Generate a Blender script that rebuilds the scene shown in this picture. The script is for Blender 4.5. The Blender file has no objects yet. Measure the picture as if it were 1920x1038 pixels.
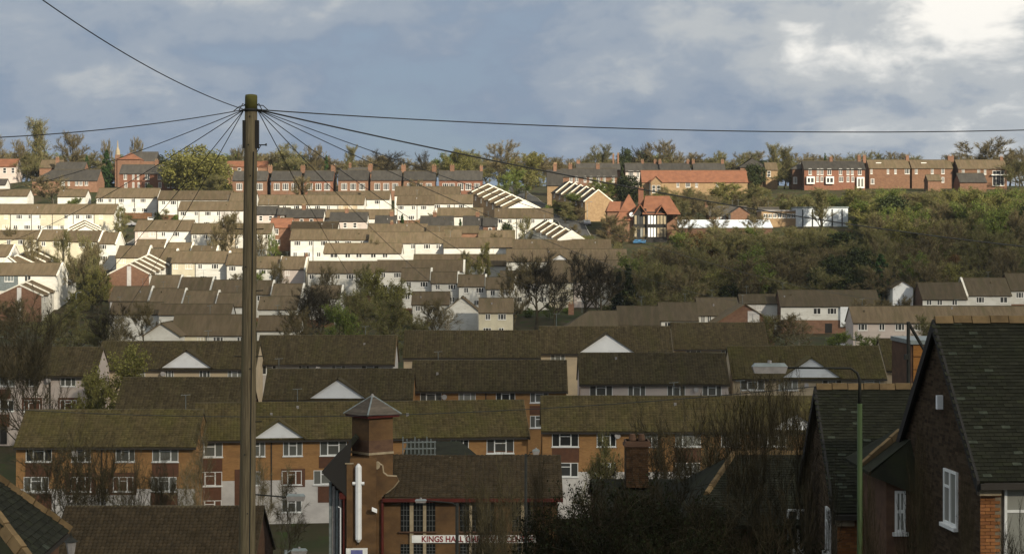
import bpy, math, random
import numpy as np
from mathutils import Vector, Matrix
random.seed(11); np.random.seed(11)
R = math.radians
sc = bpy.context.scene
C = sc.collection
FPX, HY = 3600.0, 480.0          # focal length and eye-level row, in pixels of a 1920 px wide frame

# ---------------------------------------------------------------- camera
cam_d = bpy.data.cameras.new('camera'); cam = bpy.data.objects.new('camera', cam_d); C.objects.link(cam)
cam_d.sensor_width = 36.0; cam_d.lens = 36.0 * FPX / 1920.0
cam_d.shift_y = -(519.0 - HY) / 1920.0
cam_d.clip_start = 0.5; cam_d.clip_end = 6000
cam.location = (0, 0, 0); cam.rotation_euler = (R(90), 0, 0)
sc.camera = cam

# ---------------------------------------------------------------- sky, sun, exposure
SUN_EL = R(24); SUN_DIR = Vector((0.62 * math.cos(SUN_EL), -0.785 * math.cos(SUN_EL), math.sin(SUN_EL))).normalized()
SUN_AZ = math.atan2(SUN_DIR.x, SUN_DIR.y)     # clockwise from +Y
SKY_STRENGTH = 0.1
world = bpy.data.worlds.new('World'); sc.world = world; world.use_nodes = True
def build_world():
    nt = world.node_tree; N = nt.nodes; Lk = nt.links; N.clear()
    out = N.new('ShaderNodeOutputWorld'); bg = N.new('ShaderNodeBackground'); bg.inputs[1].default_value = SKY_STRENGTH
    sky = N.new('ShaderNodeTexSky'); sky.sky_type = 'NISHITA'; sky.sun_disc = False
    sky.sun_elevation = SUN_EL; sky.sun_rotation = SUN_AZ; sky.air_density = 1.0; sky.dust_density = 1.0
    tc = N.new('ShaderNodeTexCoord')
    sep = N.new('ShaderNodeSeparateXYZ'); Lk.new(tc.outputs['Generated'], sep.inputs[0])
    def M(op, a, b=None, clamp=False):
        n = N.new('ShaderNodeMath'); n.operation = op; n.use_clamp = clamp
        for i, v in enumerate((a, b)):
            if v is None: continue
            if isinstance(v, (int, float)): n.inputs[i].default_value = v
            else: Lk.new(v, n.inputs[i])
        return n.outputs[0]
    # cloud layer: direction met with a flat sheet far above, so that banks flatten towards the horizon
    den = M('ADD', M('MAXIMUM', sep.outputs[2], 0.0), 0.45)
    u = M('DIVIDE', sep.outputs[0], den); v = M('DIVIDE', sep.outputs[1], den)
    cmb = N.new('ShaderNodeCombineXYZ'); Lk.new(u, cmb.inputs[0]); Lk.new(v, cmb.inputs[1])
    mp = N.new('ShaderNodeMapping'); Lk.new(cmb.outputs[0], mp.inputs[0])
    mp.inputs['Rotation'].default_value = (0, 0, R(22)); mp.inputs['Location'].default_value = (1.3, 0.35, 0)
    def noise(scale, det, rough, dist, vec=mp.outputs[0]):
        n = N.new('ShaderNodeTexNoise'); n.inputs['Scale'].default_value = scale; n.inputs['Detail'].default_value = det
        n.inputs['Roughness'].default_value = rough; n.inputs['Distortion'].default_value = dist; Lk.new(vec, n.inputs['Vector']); return n.outputs[0]
    def ramp(fac, stops, interp='EASE'):
        r = N.new('ShaderNodeValToRGB'); r.color_ramp.interpolation = interp
        e = r.color_ramp.elements
        e[0].position, e[0].color = stops[0][0], (*stops[0][1], 1); e[1].position, e[1].color = stops[-1][0], (*stops[-1][1], 1)
        for p, c in stops[1:-1]: k = e.new(p); k.color = (*c, 1)
        Lk.new(fac, r.inputs[0]); return r.outputs[0]
    big = noise(3.0, 2.0, 0.5, 0.3); mid = noise(7.0, 6.0, 0.55, 0.25); fine = noise(24.0, 5.0, 0.6, 0.4)
    dens = M('ADD', M('ADD', M('ADD', M('MULTIPLY', big, 0.58), M('MULTIPLY', mid, 0.78)), M('MULTIPLY', M('SUBTRACT', fine, 0.5), 0.28)), -0.105)
    # the bright sunlit cloud bank in the upper right of the view (one cloud, at its own bearing)
    dot = N.new('ShaderNodeVectorMath'); dot.operation = 'DISTANCE'
    Lk.new(tc.outputs['Generated'], dot.inputs[0]); dot.inputs[1].default_value = Vector((math.sin(R(13.5)), math.cos(R(13.5)), math.sin(R(7.2)))).normalized()
    blob = M('SUBTRACT', 1.0, M('DIVIDE', dot.outputs['Value'], 0.135), True)
    dens = M('ADD', dens, M('MULTIPLY', M('MULTIPLY', blob, M('ADD', mid, .40)), 0.48))
    dens = M('SUBTRACT', dens, M('MULTIPLY', M('SUBTRACT', 1.0, M('DIVIDE', M('ABSOLUTE', sep.outputs[2]), 0.11), True), 0.12))
    cloud = ramp(dens, [(0.32, (1.08, 1.50, 2.20)), (0.47, (1.28, 1.70, 2.38)), (0.60, (1.70, 2.08, 2.64)), (0.76, (2.5, 2.78, 3.1)), (1.02, (5.0, 5.1, 5.1))])
    cov = ramp(dens, [(0.30, (.88, .88, .88)), (0.55, (1, 1, 1))])
    zc = M('MAXIMUM', sep.outputs[2], 0.0); cv = N.new('ShaderNodeCombineXYZ')          # an overcast sky is brighter and whiter overhead
    for k_, g_ in enumerate((2.1, 1.6, 0.95)): Lk.new(M('ADD', 0.97, M('MULTIPLY', zc, g_)), cv.inputs[k_])
    cm = N.new('ShaderNodeVectorMath'); cm.operation = 'MULTIPLY'; Lk.new(cloud, cm.inputs[0]); Lk.new(cv.outputs[0], cm.inputs[1]); cloud = cm.outputs[0]
    mix = N.new('ShaderNodeMix'); mix.data_type = 'RGBA'
    Lk.new(cov, mix.inputs['Factor']); Lk.new(sky.outputs[0], mix.inputs['A']); Lk.new(cloud, mix.inputs['B'])
    Lk.new(mix.outputs['Result'], bg.inputs[0]); Lk.new(bg.outputs[0], out.inputs[0])
build_world()
sun_d = bpy.data.lights.new('sun', 'SUN'); sun = bpy.data.objects.new('sun', sun_d); C.objects.link(sun)
sun_d.energy = 4.7; sun_d.angle = R(1.2); sun_d.color = (1.0, 0.90, 0.71)
sun.rotation_euler = SUN_DIR.to_track_quat('Z', 'Y').to_euler()
vs = sc.view_settings; vs.view_transform = 'Standard'; vs.look = 'None'; vs.exposure = 0.72; vs.gamma = 1.0
sc.cycles.use_denoising = True
sc.cycles.max_bounces = 5; sc.cycles.transparent_max_bounces = 8

# ---------------------------------------------------------------- materials
MATS = {}
def mat(name, c1, c2=None, scale=1.0, stretch=(1, 1, 1), rough=0.85, spec=0.2, rnd=None, objvar=0.0, bump=0.0, c3=None, s3=0.4, coord='Object', lo=.38, hi=.62, metal=0.0, trans=0.0, th3=(.5, .68)):
    m = bpy.data.materials.new(name); m.use_nodes = True; MATS[name] = m
    nt = m.node_tree; N = nt.nodes; Lk = nt.links
    b = N['Principled BSDF']; b.inputs['Roughness'].default_value = rough; b.inputs['Specular IOR Level'].default_value = spec; b.inputs['Metallic'].default_value = metal
    def rgb(c): n = N.new('ShaderNodeRGB'); n.outputs[0].default_value = (*c, 1); return n.outputs[0]
    def mixc(fac, a, bb, mode='MIX'):
        x = N.new('ShaderNodeMix'); x.data_type = 'RGBA'; x.blend_type = mode; x.clamp_result = False
        if isinstance(fac, (int, float)): x.inputs['Factor'].default_value = fac
        else: Lk.new(fac, x.inputs['Factor'])
        Lk.new(a, x.inputs['A']); Lk.new(bb, x.inputs['B']); return x.outputs['Result']
    def maprange(v, a, bb, c, d):
        x = N.new('ShaderNodeMapRange'); Lk.new(v, x.inputs[0])
        for i, t in enumerate((a, bb, c, d)): x.inputs[i + 1].default_value = t
        return x.outputs[0]
    col = rgb(c1); vec = None
    if c2 is not None or bump or c3 is not None:
        if coord == 'World': vec = N.new('ShaderNodeNewGeometry').outputs['Position']
        else: vec = N.new('ShaderNodeTexCoord').outputs['Object']
        mp = N.new('ShaderNodeMapping'); Lk.new(vec, mp.inputs[0]); mp.inputs['Scale'].default_value = stretch
        oi = N.new('ShaderNodeObjectInfo'); ad = N.new('ShaderNodeVectorMath'); ad.operation = 'ADD'
        sc_ = N.new('ShaderNodeMath'); sc_.operation = 'MULTIPLY'; sc_.inputs[1].default_value = 40; Lk.new(oi.outputs['Random'], sc_.inputs[0])
        Lk.new(mp.outputs[0], ad.inputs[0]); Lk.new(sc_.outputs[0], ad.inputs[1]); vec = ad.outputs[0]
    def noise(s, det=5):
        n = N.new('ShaderNodeTexNoise'); n.inputs['Scale'].default_value = s; n.inputs['Detail'].default_value = det; n.inputs['Roughness'].default_value = .6
        Lk.new(vec, n.inputs['Vector']); return n.outputs[0]
    if c2 is not None: nf = noise(scale); col = mixc(maprange(nf, lo, hi, 0, 1), col, rgb(c2))
    if c3 is not None: col = mixc(maprange(noise(s3, 6), th3[0], th3[1], 0, 1), col, rgb(c3))
    if rnd is not None:
        at = N.new('ShaderNodeAttribute'); at.attribute_name = 'rnd'
        col = mixc(1.0, col, mixc(at.outputs['Fac'], rgb((rnd[0],) * 3), rgb((rnd[1],) * 3)), 'MULTIPLY')
    if objvar:
        oi2 = N.new('ShaderNodeObjectInfo')
        col = mixc(1.0, col, mixc(oi2.outputs['Random'], rgb((1 - objvar,) * 3), rgb((1 + objvar,) * 3)), 'MULTIPLY')
    Lk.new(col, b.inputs['Base Color'])
    if bump:
        bp = N.new('ShaderNodeBump'); bp.inputs['Strength'].default_value = bump; bp.inputs['Distance'].default_value = .03
        Lk.new(noise(scale * 6, 4), bp.inputs['Height']); Lk.new(bp.outputs[0], b.inputs['Normal'])
    if trans:
        tr = N.new('ShaderNodeBsdfTranslucent'); Lk.new(col, tr.inputs[0]); ms = N.new('ShaderNodeMixShader'); ms.inputs[0].default_value = trans
        Lk.new(b.outputs[0], ms.inputs[1]); Lk.new(tr.outputs[0], ms.inputs[2]); Lk.new(ms.outputs[0], N['Material Output'].inputs[0])
    return m
# roofs
mat('tile_near', (.074, .057, .028), (.100, .078, .037), 1.4, (1, .5, .5), .95, .06, rnd=(.72, 1.3), c3=(.086, .074, .027), s3=.55, th3=(.42, .66), bump=.3)
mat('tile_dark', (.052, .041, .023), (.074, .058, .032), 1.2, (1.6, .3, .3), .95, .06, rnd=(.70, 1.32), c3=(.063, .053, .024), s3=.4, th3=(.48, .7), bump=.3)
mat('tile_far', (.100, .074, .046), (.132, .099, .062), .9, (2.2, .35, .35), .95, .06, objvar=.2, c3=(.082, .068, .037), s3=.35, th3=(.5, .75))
mat('tile_mid', (.070, .055, .036), (.092, .072, .047), .9, (2.2, .35, .35), .95, .06, objvar=.15, c3=(.062, .055, .03), s3=.35, th3=(.5, .75))  # darker copy of the far tile: shade on these roofs put into the colour
mat('tile_brown', (.035, .027, .017), (.048, .036, .022), 1.5, (1, 1, 1), .95, .06, rnd=(.78, 1.25), c3=(.36, .35, .30), s3=5.0, th3=(.71, .735))
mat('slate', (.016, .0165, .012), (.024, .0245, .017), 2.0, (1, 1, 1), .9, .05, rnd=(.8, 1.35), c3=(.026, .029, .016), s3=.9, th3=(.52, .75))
mat('slate_glint', (.055, .062, .045), (.035, .04, .03), 9.0, rough=.9, spec=.05)  # a few paler slates: glints along the courses put into the colour
mat('slate_brown', (.085, .072, .058), (.11, .09, .072), 3.0, (1, 1, 3), .9, .1, rnd=(.7, 1.3))
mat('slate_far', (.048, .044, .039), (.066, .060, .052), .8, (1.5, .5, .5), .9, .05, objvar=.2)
mat('red_tile', (.225, .10, .058), (.175, .078, .047), .8, (1, 1, 1), .9, .08, objvar=.12)
mat('ridge_tan', (.175, .12, .062), (.115, .08, .043), 3.0, (1, 1, 1), .92, .08, rnd=(.8, 1.15), objvar=.2)
mat('ridge_dark', (.07, .055, .035), (.095, .08, .045), 3.0, rough=.9, objvar=.15)
# walls
mat('white', (.66, .645, .60), (.56, .54, .49), .35, (1, 1, 2.5), .9, .08, objvar=.10, c3=(.48, .455, .40), s3=.9, th3=(.56, .74))
mat('cream', (.58, .53, .40), (.50, .45, .34), .5, rough=.9, objvar=.08)
mat('buff', (.50, .40, .27), (.42, .34, .24), .5, (1, 1, 2), .9, .1, objvar=.06, bump=.1)
mat('pinkwhite', (.55, .47, .42), (.48, .41, .37), .4, (1, 1, 2), .9, .1, objvar=.05, bump=.1)
mat('palerender', (.60, .57, .54), (.48, .45, .43), .5, (1, 1, 1.5), .9, .1, bump=.1)
mat('orange', (.36, .20, .082), (.30, .162, .068), 2.5, (1, 1, 3), .92, .08, bump=.15, c3=(.245, .135, .06), s3=.5)
mat('brick', (.215, .122, .080), (.16, .09, .06), 1.6, (1, 1, 2), .92, .06, objvar=.15, bump=.1)
mat('brick_brown', (.205, .115, .072), (.15, .085, .055), 1.6, (1, 1, 2), .92, .06, objvar=.12)
mat('brick_red', (.205, .098, .063), (.155, .073, .05), 1.8, (1, 1, 2), .92, .06, objvar=.12)
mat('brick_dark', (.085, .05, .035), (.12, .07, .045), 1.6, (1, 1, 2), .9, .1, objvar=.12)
mat('brick_tan', (.30, .205, .115), (.24, .16, .09), 1.6, rough=.9, objvar=.1)
mat('brick_chapel', (.140, .082, .040), (.098, .058, .030), 1.1, (1, 1, 1.6), .92, .06, bump=.25, c3=(.066, .042, .025), s3=.45, th3=(.5, .7))
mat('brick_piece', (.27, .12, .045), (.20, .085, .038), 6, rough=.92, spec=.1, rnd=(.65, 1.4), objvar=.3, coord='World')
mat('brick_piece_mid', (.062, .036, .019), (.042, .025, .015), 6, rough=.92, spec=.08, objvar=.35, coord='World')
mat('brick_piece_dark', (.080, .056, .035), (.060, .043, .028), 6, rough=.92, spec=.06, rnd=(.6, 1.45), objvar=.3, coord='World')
mat('mortar', (.20, .16, .11), (.15, .12, .09), 4, rough=.95)
mat('spandrel', (.13, .06, .035), (.105, .05, .03), 3, rough=.8, objvar=.1)
mat('panel_white', (.78, .79, .80), (.70, .71, .72), .5, (.6, 1, 1), .6, .3, c3=(.58, .58, .57), s3=1.4, th3=(.55, .78))
mat('verge_white', (.78, .74, .64), (.64, .60, .52), 2, rough=.7)
mat('fascia', (.035, .03, .025), rough=.6)
mat('frame', (.80, .80, .78), (.70, .70, .68), 3, rough=.45, spec=.4)
mat('frame_far', (.74, .72, .68), rough=.6)
mat('stone', (.34, .28, .19), (.26, .21, .14), 4, rough=.9, bump=.2)
mat('red_paint', (.085, .016, .012), (.062, .013, .010), 3, rough=.7, spec=.15)
mat('black_timber', (.022, .02, .018), rough=.7)
mat('metal_grey', (.22, .25, .25), (.16, .18, .18), 4, rough=.5, metal=.3)
mat('lead', (.09, .095, .095), rough=.6)
mat('lamp_grey', (.30, .28, .27), (.23, .215, .21), 6, rough=.5)
mat('green_paint', (.046, .074, .022), (.037, .06, .02), 4, (1, 1, .3), rough=.6, spec=.25)
mat('dark_metal', (.018, .019, .016), (.028, .028, .025), 5, rough=.7, spec=.15)
mat('blue_paint', (.05, .16, .32), rough=.6)
mat('sign_white', (.80, .80, .78), (.68, .68, .66), 1.6, rough=.6, c3=(.58, .58, .55), s3=3.0, th3=(.6, .8))
mat('sign_red', (.20, .02, .025), rough=.6)
mat('sign_blue', (.10, .11, .28), (.16, .16, .34), 2, rough=.5)
mat('wood_pole', (.175, .142, .090), (.095, .077, .050), 5, (7, 7, .3), .92, .06, bump=.5, c3=(.13, .113, .062), s3=.9)
mat('moss_wood', (.10, .095, .028), (.075, .07, .024), 8, rough=.95, bump=.3)
mat('wire', (.035, .035, .034), rough=.6)
mat('plywood', (.26, .12, .035), (.20, .09, .03), 3, (1, 1, 5), .85, .1)
mat('fence', (.16, .085, .045), (.11, .062, .036), 3, rough=.9, spec=.05, objvar=.25)
mat('industrial', (.62, .66, .70), (.54, .58, .63), .5, rough=.6)
# ground and plants
mat('ground', (.034, .038, .018), (.058, .046, .028), .09, coord='World', rough=.95, spec=.05, c3=(.036, .052, .016), s3=.5, th3=(.54, .66))
mat('asphalt', (.055, .054, .052), (.075, .073, .07), .6, coord='World', rough=.9, spec=.1)
mat('kerb', (.25, .24, .22), rough=.9)
mat('car_paint', (.25, .25, .27), rough=.3, spec=.5, objvar=.5)
mat('car_red', (.30, .02, .02), rough=.3, spec=.5)
mat('car_white', (.70, .70, .70), rough=.3, spec=.5)
mat('tyre', (.02, .02, .02), rough=.9)
mat('bark', (.048, .040, .026), (.070, .060, .038), 6, (3, 3, .6), .95, .05, objvar=.25)
mat('bark_pale', (.34, .30, .23), (.20, .17, .12), 5, (1, 1, 2), .9, .1, objvar=.15)
mat('twig_brown', (.145, .118, .062), rough=.95, spec=.05, rnd=(.55, 1.45), objvar=.2)
mat('twig_olive', (.165, .142, .070), rough=.95, spec=.05, rnd=(.55, 1.45), objvar=.15)
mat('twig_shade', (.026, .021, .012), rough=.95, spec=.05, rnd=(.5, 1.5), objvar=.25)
mat('twig_dark', (.038, .032, .020), rough=.95, spec=.05, rnd=(.55, 1.45), objvar=.2)
mat('twig_dim', (.070, .058, .032), rough=.95, spec=.05, rnd=(.5, 1.5), objvar=.25)
mat('leaf_spring', (.205, .195, .058), rough=.8, spec=.1, rnd=(.45, 1.5), objvar=.15, trans=.35)
mat('leaf_olive', (.132, .136, .044), rough=.85, spec=.08, rnd=(.45, 1.5), objvar=.15, trans=.3)
mat('leaf_mid', (.125, .165, .034), rough=.8, spec=.1, rnd=(.45, 1.5), objvar=.25, trans=.3)
mat('leaf_ever', (.034, .042, .017), rough=.9, spec=.05, rnd=(.4, 1.7), objvar=.2, trans=.1)
mat('leaf_ivy', (.015, .019, .008), rough=.9, spec=.05, rnd=(.4, 1.7), objvar=.2, trans=.1)
mat('leaf_conifer', (.030, .058, .016), rough=.8, spec=.15, rnd=(.4, 1.6), objvar=.2, trans=.1)
mat('leaf_rust', (.12, .07, .028), rough=.85, spec=.1, rnd=(.45, 1.5), objvar=.2, trans=.2)
def glass_mat():
    m = bpy.data.materials.new('glass'); m.use_nodes = True; MATS['glass'] = m
    N = m.node_tree.nodes; Lk = m.node_tree.links; b = N['Principled BSDF']
    oi = N.new('ShaderNodeObjectInfo'); r = N.new('ShaderNodeValToRGB'); e = r.color_ramp.elements
    e[0].color = (.025, .026, .026, 1); e[1].color = (.26, .26, .23, 1); e[0].position = .2; e[1].position = 1
    Lk.new(oi.outputs['Random'], r.inputs[0]); Lk.new(r.outputs[0], b.inputs['Base Color'])
    b.inputs['Roughness'].default_value = .08; b.inputs['Specular IOR Level'].default_value = .5
glass_mat()
mat('glass_far', (.045, .045, .044), rough=.2, spec=.4, objvar=.8)
mat('dark_glass', (.012, .013, .013), rough=.15, spec=.4)
def cloud_mat():
    m = bpy.data.materials.new('cloud_vapour'); m.use_nodes = True; MATS['cloud'] = m
    N = m.node_tree.nodes; Lk = m.node_tree.links; N.remove(N['Principled BSDF'])
    d = N.new('ShaderNodeBsdfTranslucent'); d.inputs[0].default_value = (.95, .95, .95, 1)
    d2 = N.new('ShaderNodeBsdfDiffuse'); d2.inputs[0].default_value = (.9, .9, .9, 1)
    t = N.new('ShaderNodeBsdfTransparent'); m1 = N.new('ShaderNodeMixShader'); m2 = N.new('ShaderNodeMixShader')
    m1.inputs[0].default_value = .5; Lk.new(d.outputs[0], m1.inputs[1]); Lk.new(d2.outputs[0], m1.inputs[2])
    m2.inputs[0].default_value = .52; Lk.new(m1.outputs[0], m2.inputs[1]); Lk.new(t.outputs[0], m2.inputs[2])
    Lk.new(m2.outputs[0], N['Material Output'].inputs[0])
cloud_mat()

# ---------------------------------------------------------------- mesh helpers
def P(px, py, Y):
    return Vector(((px - 960.0) * Y / FPX, Y, (HY - py) * Y / FPX))
class MB:
    def __init__(s): s.v = []; s.f = []; s.m = []; s.r = []
    def face(s, pts, m=0, r=0.5):
        n = len(s.v); s.v += [tuple(p) for p in pts]; s.f.append(tuple(range(n, n + len(pts)))); s.m.append(m); s.r.append(r)
    def hexa(s, p, m=0, r=0.5):        # p: 8 points, bottom 4 then top 4, same order
        n = len(s.v); s.v += [tuple(q) for q in p]
        for q in ((0, 3, 2, 1), (4, 5, 6, 7), (0, 1, 5, 4), (1, 2, 6, 5), (2, 3, 7, 6), (3, 0, 4, 7)):
            s.f.append(tuple(n + i for i in q)); s.m.append(m); s.r.append(r)
    def box(s, x0, x1, y0, y1, z0, z1, m=0, r=0.5):
        s.hexa([(x0, y0, z0), (x1, y0, z0), (x1, y1, z0), (x0, y1, z0), (x0, y0, z1), (x1, y0, z1), (x1, y1, z1), (x0, y1, z1)], m, r)
    def slab(s, a, b, c, d, th, m=0, r=.5):     # top face a b c d counter-clockwise from above, thickness down the normal
        a, b, c, d = map(Vector, (a, b, c, d)); n = (b - a).cross(d - a).normalized() * th
        s.hexa([a - n, b - n, c - n, d - n, a, b, c, d], m, r)
    def tube(s, pts, rad, n=6, m=0, r=.5, cap=True):
        if not isinstance(rad, (list, tuple)): rad = [rad] * len(pts)
        pts = [Vector(p) for p in pts]; base = len(s.v); ref = None
        for i, p in enumerate(pts):
            t = (pts[min(i + 1, len(pts) - 1)] - pts[max(i - 1, 0)]).normalized()
            if ref is None: ref = Vector((1, 0, 0)) if abs(t.x) < .9 else Vector((0, 1, 0))
            u = (ref - t * ref.dot(t)).normalized(); w = t.cross(u); ref = u
            for k in range(n):
                a = 2 * math.pi * k / n; s.v.append(tuple(p + (u * math.cos(a) + w * math.sin(a)) * rad[i]))
        for i in range(len(pts) - 1):
            for k in range(n):
                s.f.append((base + i * n + k, base + i * n + (k + 1) % n, base + (i + 1) * n + (k + 1) % n, base + (i + 1) * n + k)); s.m.append(m); s.r.append(r)
        if cap:
            s.f.append(tuple(base + k for k in reversed(range(n)))); s.m.append(m); s.r.append(r)
            e = base + (len(pts) - 1) * n; s.f.append(tuple(e + k for k in range(n))); s.m.append(m); s.r.append(r)
    def mesh(s, name, mats, smooth=False):
        me = bpy.data.meshes.new(name); me.from_pydata(s.v, [], s.f)
        for q in mats: me.materials.append(MATS[q])
        if len(mats) > 1: me.polygons.foreach_set('material_index', s.m)
        a = me.attributes.new('rnd', 'FLOAT', 'FACE'); a.data.foreach_set('value', s.r)
        if smooth: me.polygons.foreach_set('use_smooth', [True] * len(s.f))
        me.update(); return me
    def build(s, name, mats, parent=None, smooth=False, kind=None):
        if isinstance(mats, str): mats = [mats]
        return link(name, s.mesh(name, mats, smooth), parent, kind)
def link(name, data, parent=None, kind=None, loc=None, rz=None):
    o = bpy.data.objects.new(name, data); C.objects.link(o); o.parent = parent
    if kind: o['kind'] = kind
    if loc is not None: o.location = loc
    if rz is not None: o.rotation_euler = (0, 0, rz)
    return o
def tag(o, label, cat, group=None, kind=None):
    o['label'] = label; o['category'] = cat
    if group: o['group'] = group
    if kind: o['kind'] = kind
    return o
def thing(name, label, cat, loc=(0, 0, 0), rz=0, group=None):
    return tag(link(name, None, None, None, loc, rz), label, cat, group)

# ---------------------------------------------------------------- windows (one pattern per size and style, shared)
WIN = {}
def window_meshes(w, h, style):
    key = (round(w, 2), round(h, 2), style)
    if key in WIN: return WIN[key]
    b = MB(); far = style.startswith('far'); fw = .09 if far else .06; hw = w / 2
    def bar(x0, x1, z0, z1, y0=-.035, y1=.02): b.box(x0, x1, y0, y1, z0, z1)
    bar(-hw, -hw + fw, 0, h); bar(hw - fw, hw, 0, h); bar(-hw + fw, hw - fw, 0, fw); bar(-hw + fw, hw - fw, h - fw, h)
    if style == 'near3':       # fixed side lights, heavier opening light with a top vent in the middle
        c = w * .21
        for x in (-c, c): bar(x - .055, x + .055, fw, h - fw, -.05)
        bar(-c + .055, c - .055, h * .68, h * .68 + .07, -.05); bar(-c + .055, c - .055, fw, fw + .05, -.05)
    elif style == 'near2':
        c = w * .2
        for x in (-c, c): bar(x - .05, x + .05, fw, h - fw, -.05)
        bar(-c + .05, c - .05, h * .70, h * .70 + .06, -.05)
    elif style == 'sash':
        bar(-hw + fw, hw - fw, h * .5 - .04, h * .5 + .04); bar(-.02, .02, fw, h - fw, -.02)
    elif style == 'top':
        bar(-.04, .04, fw, h - fw); bar(-hw + fw, -.04, h * .66, h * .66 + .06)
    elif style == 'far2': bar(-.06, .06, fw, h - fw)
    elif style == 'far3': bar(-w * .2 - .05, -w * .2 + .05, fw, h - fw); bar(w * .2 - .05, w * .2 + .05, fw, h - fw)
    elif style == 'farsash': bar(-hw + fw, hw - fw, h * .5 - .05, h * .5 + .05)
    b.box(-hw - .06, hw + .06, -.11, 0.0, -.09, -.005)     # sill
    g = MB(); g.box(-hw + fw * .6, hw - fw * .6, -.012, .01, fw * .6, h - fw * .6)
    WIN[key] = (b.mesh('window', ['frame_far' if far else 'frame']), g.mesh('pane', ['glass_far' if far else 'glass']))
    return WIN[key]
def window(parent, x, y, z, w, h, style, rz=0):
    a, g = window_meshes(w, h, style)
    o = link('window', a, parent, None, (x, y, z), rz); link('pane', g, o); return o

# ---------------------------------------------------------------- roof coverings laid tile by tile
def tile_field(o, u, s, nrm, L, S, tw, th, lap=.035, wave=.03, seed=1, trim=None):
    """joined tiles on a slope: o lower left corner, u along the eave, s up the slope; returns vertex and face arrays"""
    rg = np.random.RandomState(seed)
    nu, nv = max(1, int(round(L / tw))), max(1, int(round(S / th))); tw, th = L / nu, S / nv
    I, J = np.meshgrid(np.arange(nu), np.arange(nv), indexing='ij'); I, J = I.ravel(), J.ravel()
    o, u, s, nrm = (np.array(q, float) for q in (o, u, s, nrm))
    n = len(I); jit = rg.uniform(-.008, .008, n)
    ph_ = rg.uniform(0, 6.28, 4); sagf = lambda x: .025 * np.sin(x * .35 + ph_[0]) + .018 * np.sin(x * .9 + ph_[1])
    V = []
    for (a, c, hgt) in ((0, 0, lap), (.5, 0, lap + wave), (.97, 0, lap * .8), (0, 1.02, .004), (.5, 1.02, .004 + wave), (.97, 1.02, .002), (0, 0, -.01), (.5, 0, wave * .2 - .01), (.97, 0, -.01)):
        V.append(o + np.outer((I + a) * tw, u) + np.outer((J + c) * th, s) + np.outer(hgt + jit + sagf((I + a) * tw) + .03 + (rg.uniform(-.006, .006, n)), nrm))
    V = np.stack(V, 1).reshape(-1, 3); b = np.arange(n) * 9
    F = np.stack([np.stack([b, b + 1, b + 4, b + 3], 1), np.stack([b + 1, b + 2, b + 5, b + 4], 1), np.stack([b + 6, b + 7, b + 1, b], 1), np.stack([b + 7, b + 8, b + 2, b + 1], 1)], 1).reshape(-1, 4)
    rr = np.clip(rg.normal(.45, .22, n) + (rg.rand(n) < .04) * .4, 0, 1.2); RN = np.repeat(rr, 4)
    if trim is not None:
        cen = V.reshape(n, 9, 3).mean(1); keep = trim(cen); F = F.reshape(n, 4, 4)[keep].reshape(-1, 4); RN = RN.reshape(n, 4)[keep].ravel()
    return V, F, RN
def array_mesh(name, V, F, RN, mats):
    me = bpy.data.meshes.new(name); k = F.shape[1]
    me.vertices.add(len(V)); me.vertices.foreach_set('co', np.ascontiguousarray(V, dtype=np.float32).ravel())
    me.loops.add(F.size); me.loops.foreach_set('vertex_index', np.ascontiguousarray(F, dtype=np.int32).ravel())
    me.polygons.add(len(F)); me.polygons.foreach_set('loop_start', np.arange(0, F.size, k, dtype=np.int32))
    try: me.polygons.foreach_set('loop_total', np.full(len(F), k, dtype=np.int32))
    except Exception: pass
    for q in mats: me.materials.append(MATS[q])
    a = me.attributes.new('rnd', 'FLOAT', 'FACE'); a.data.foreach_set('value', np.ascontiguousarray(RN, dtype=np.float32))
    me.update(calc_edges=True); me.validate(); return me
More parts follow.
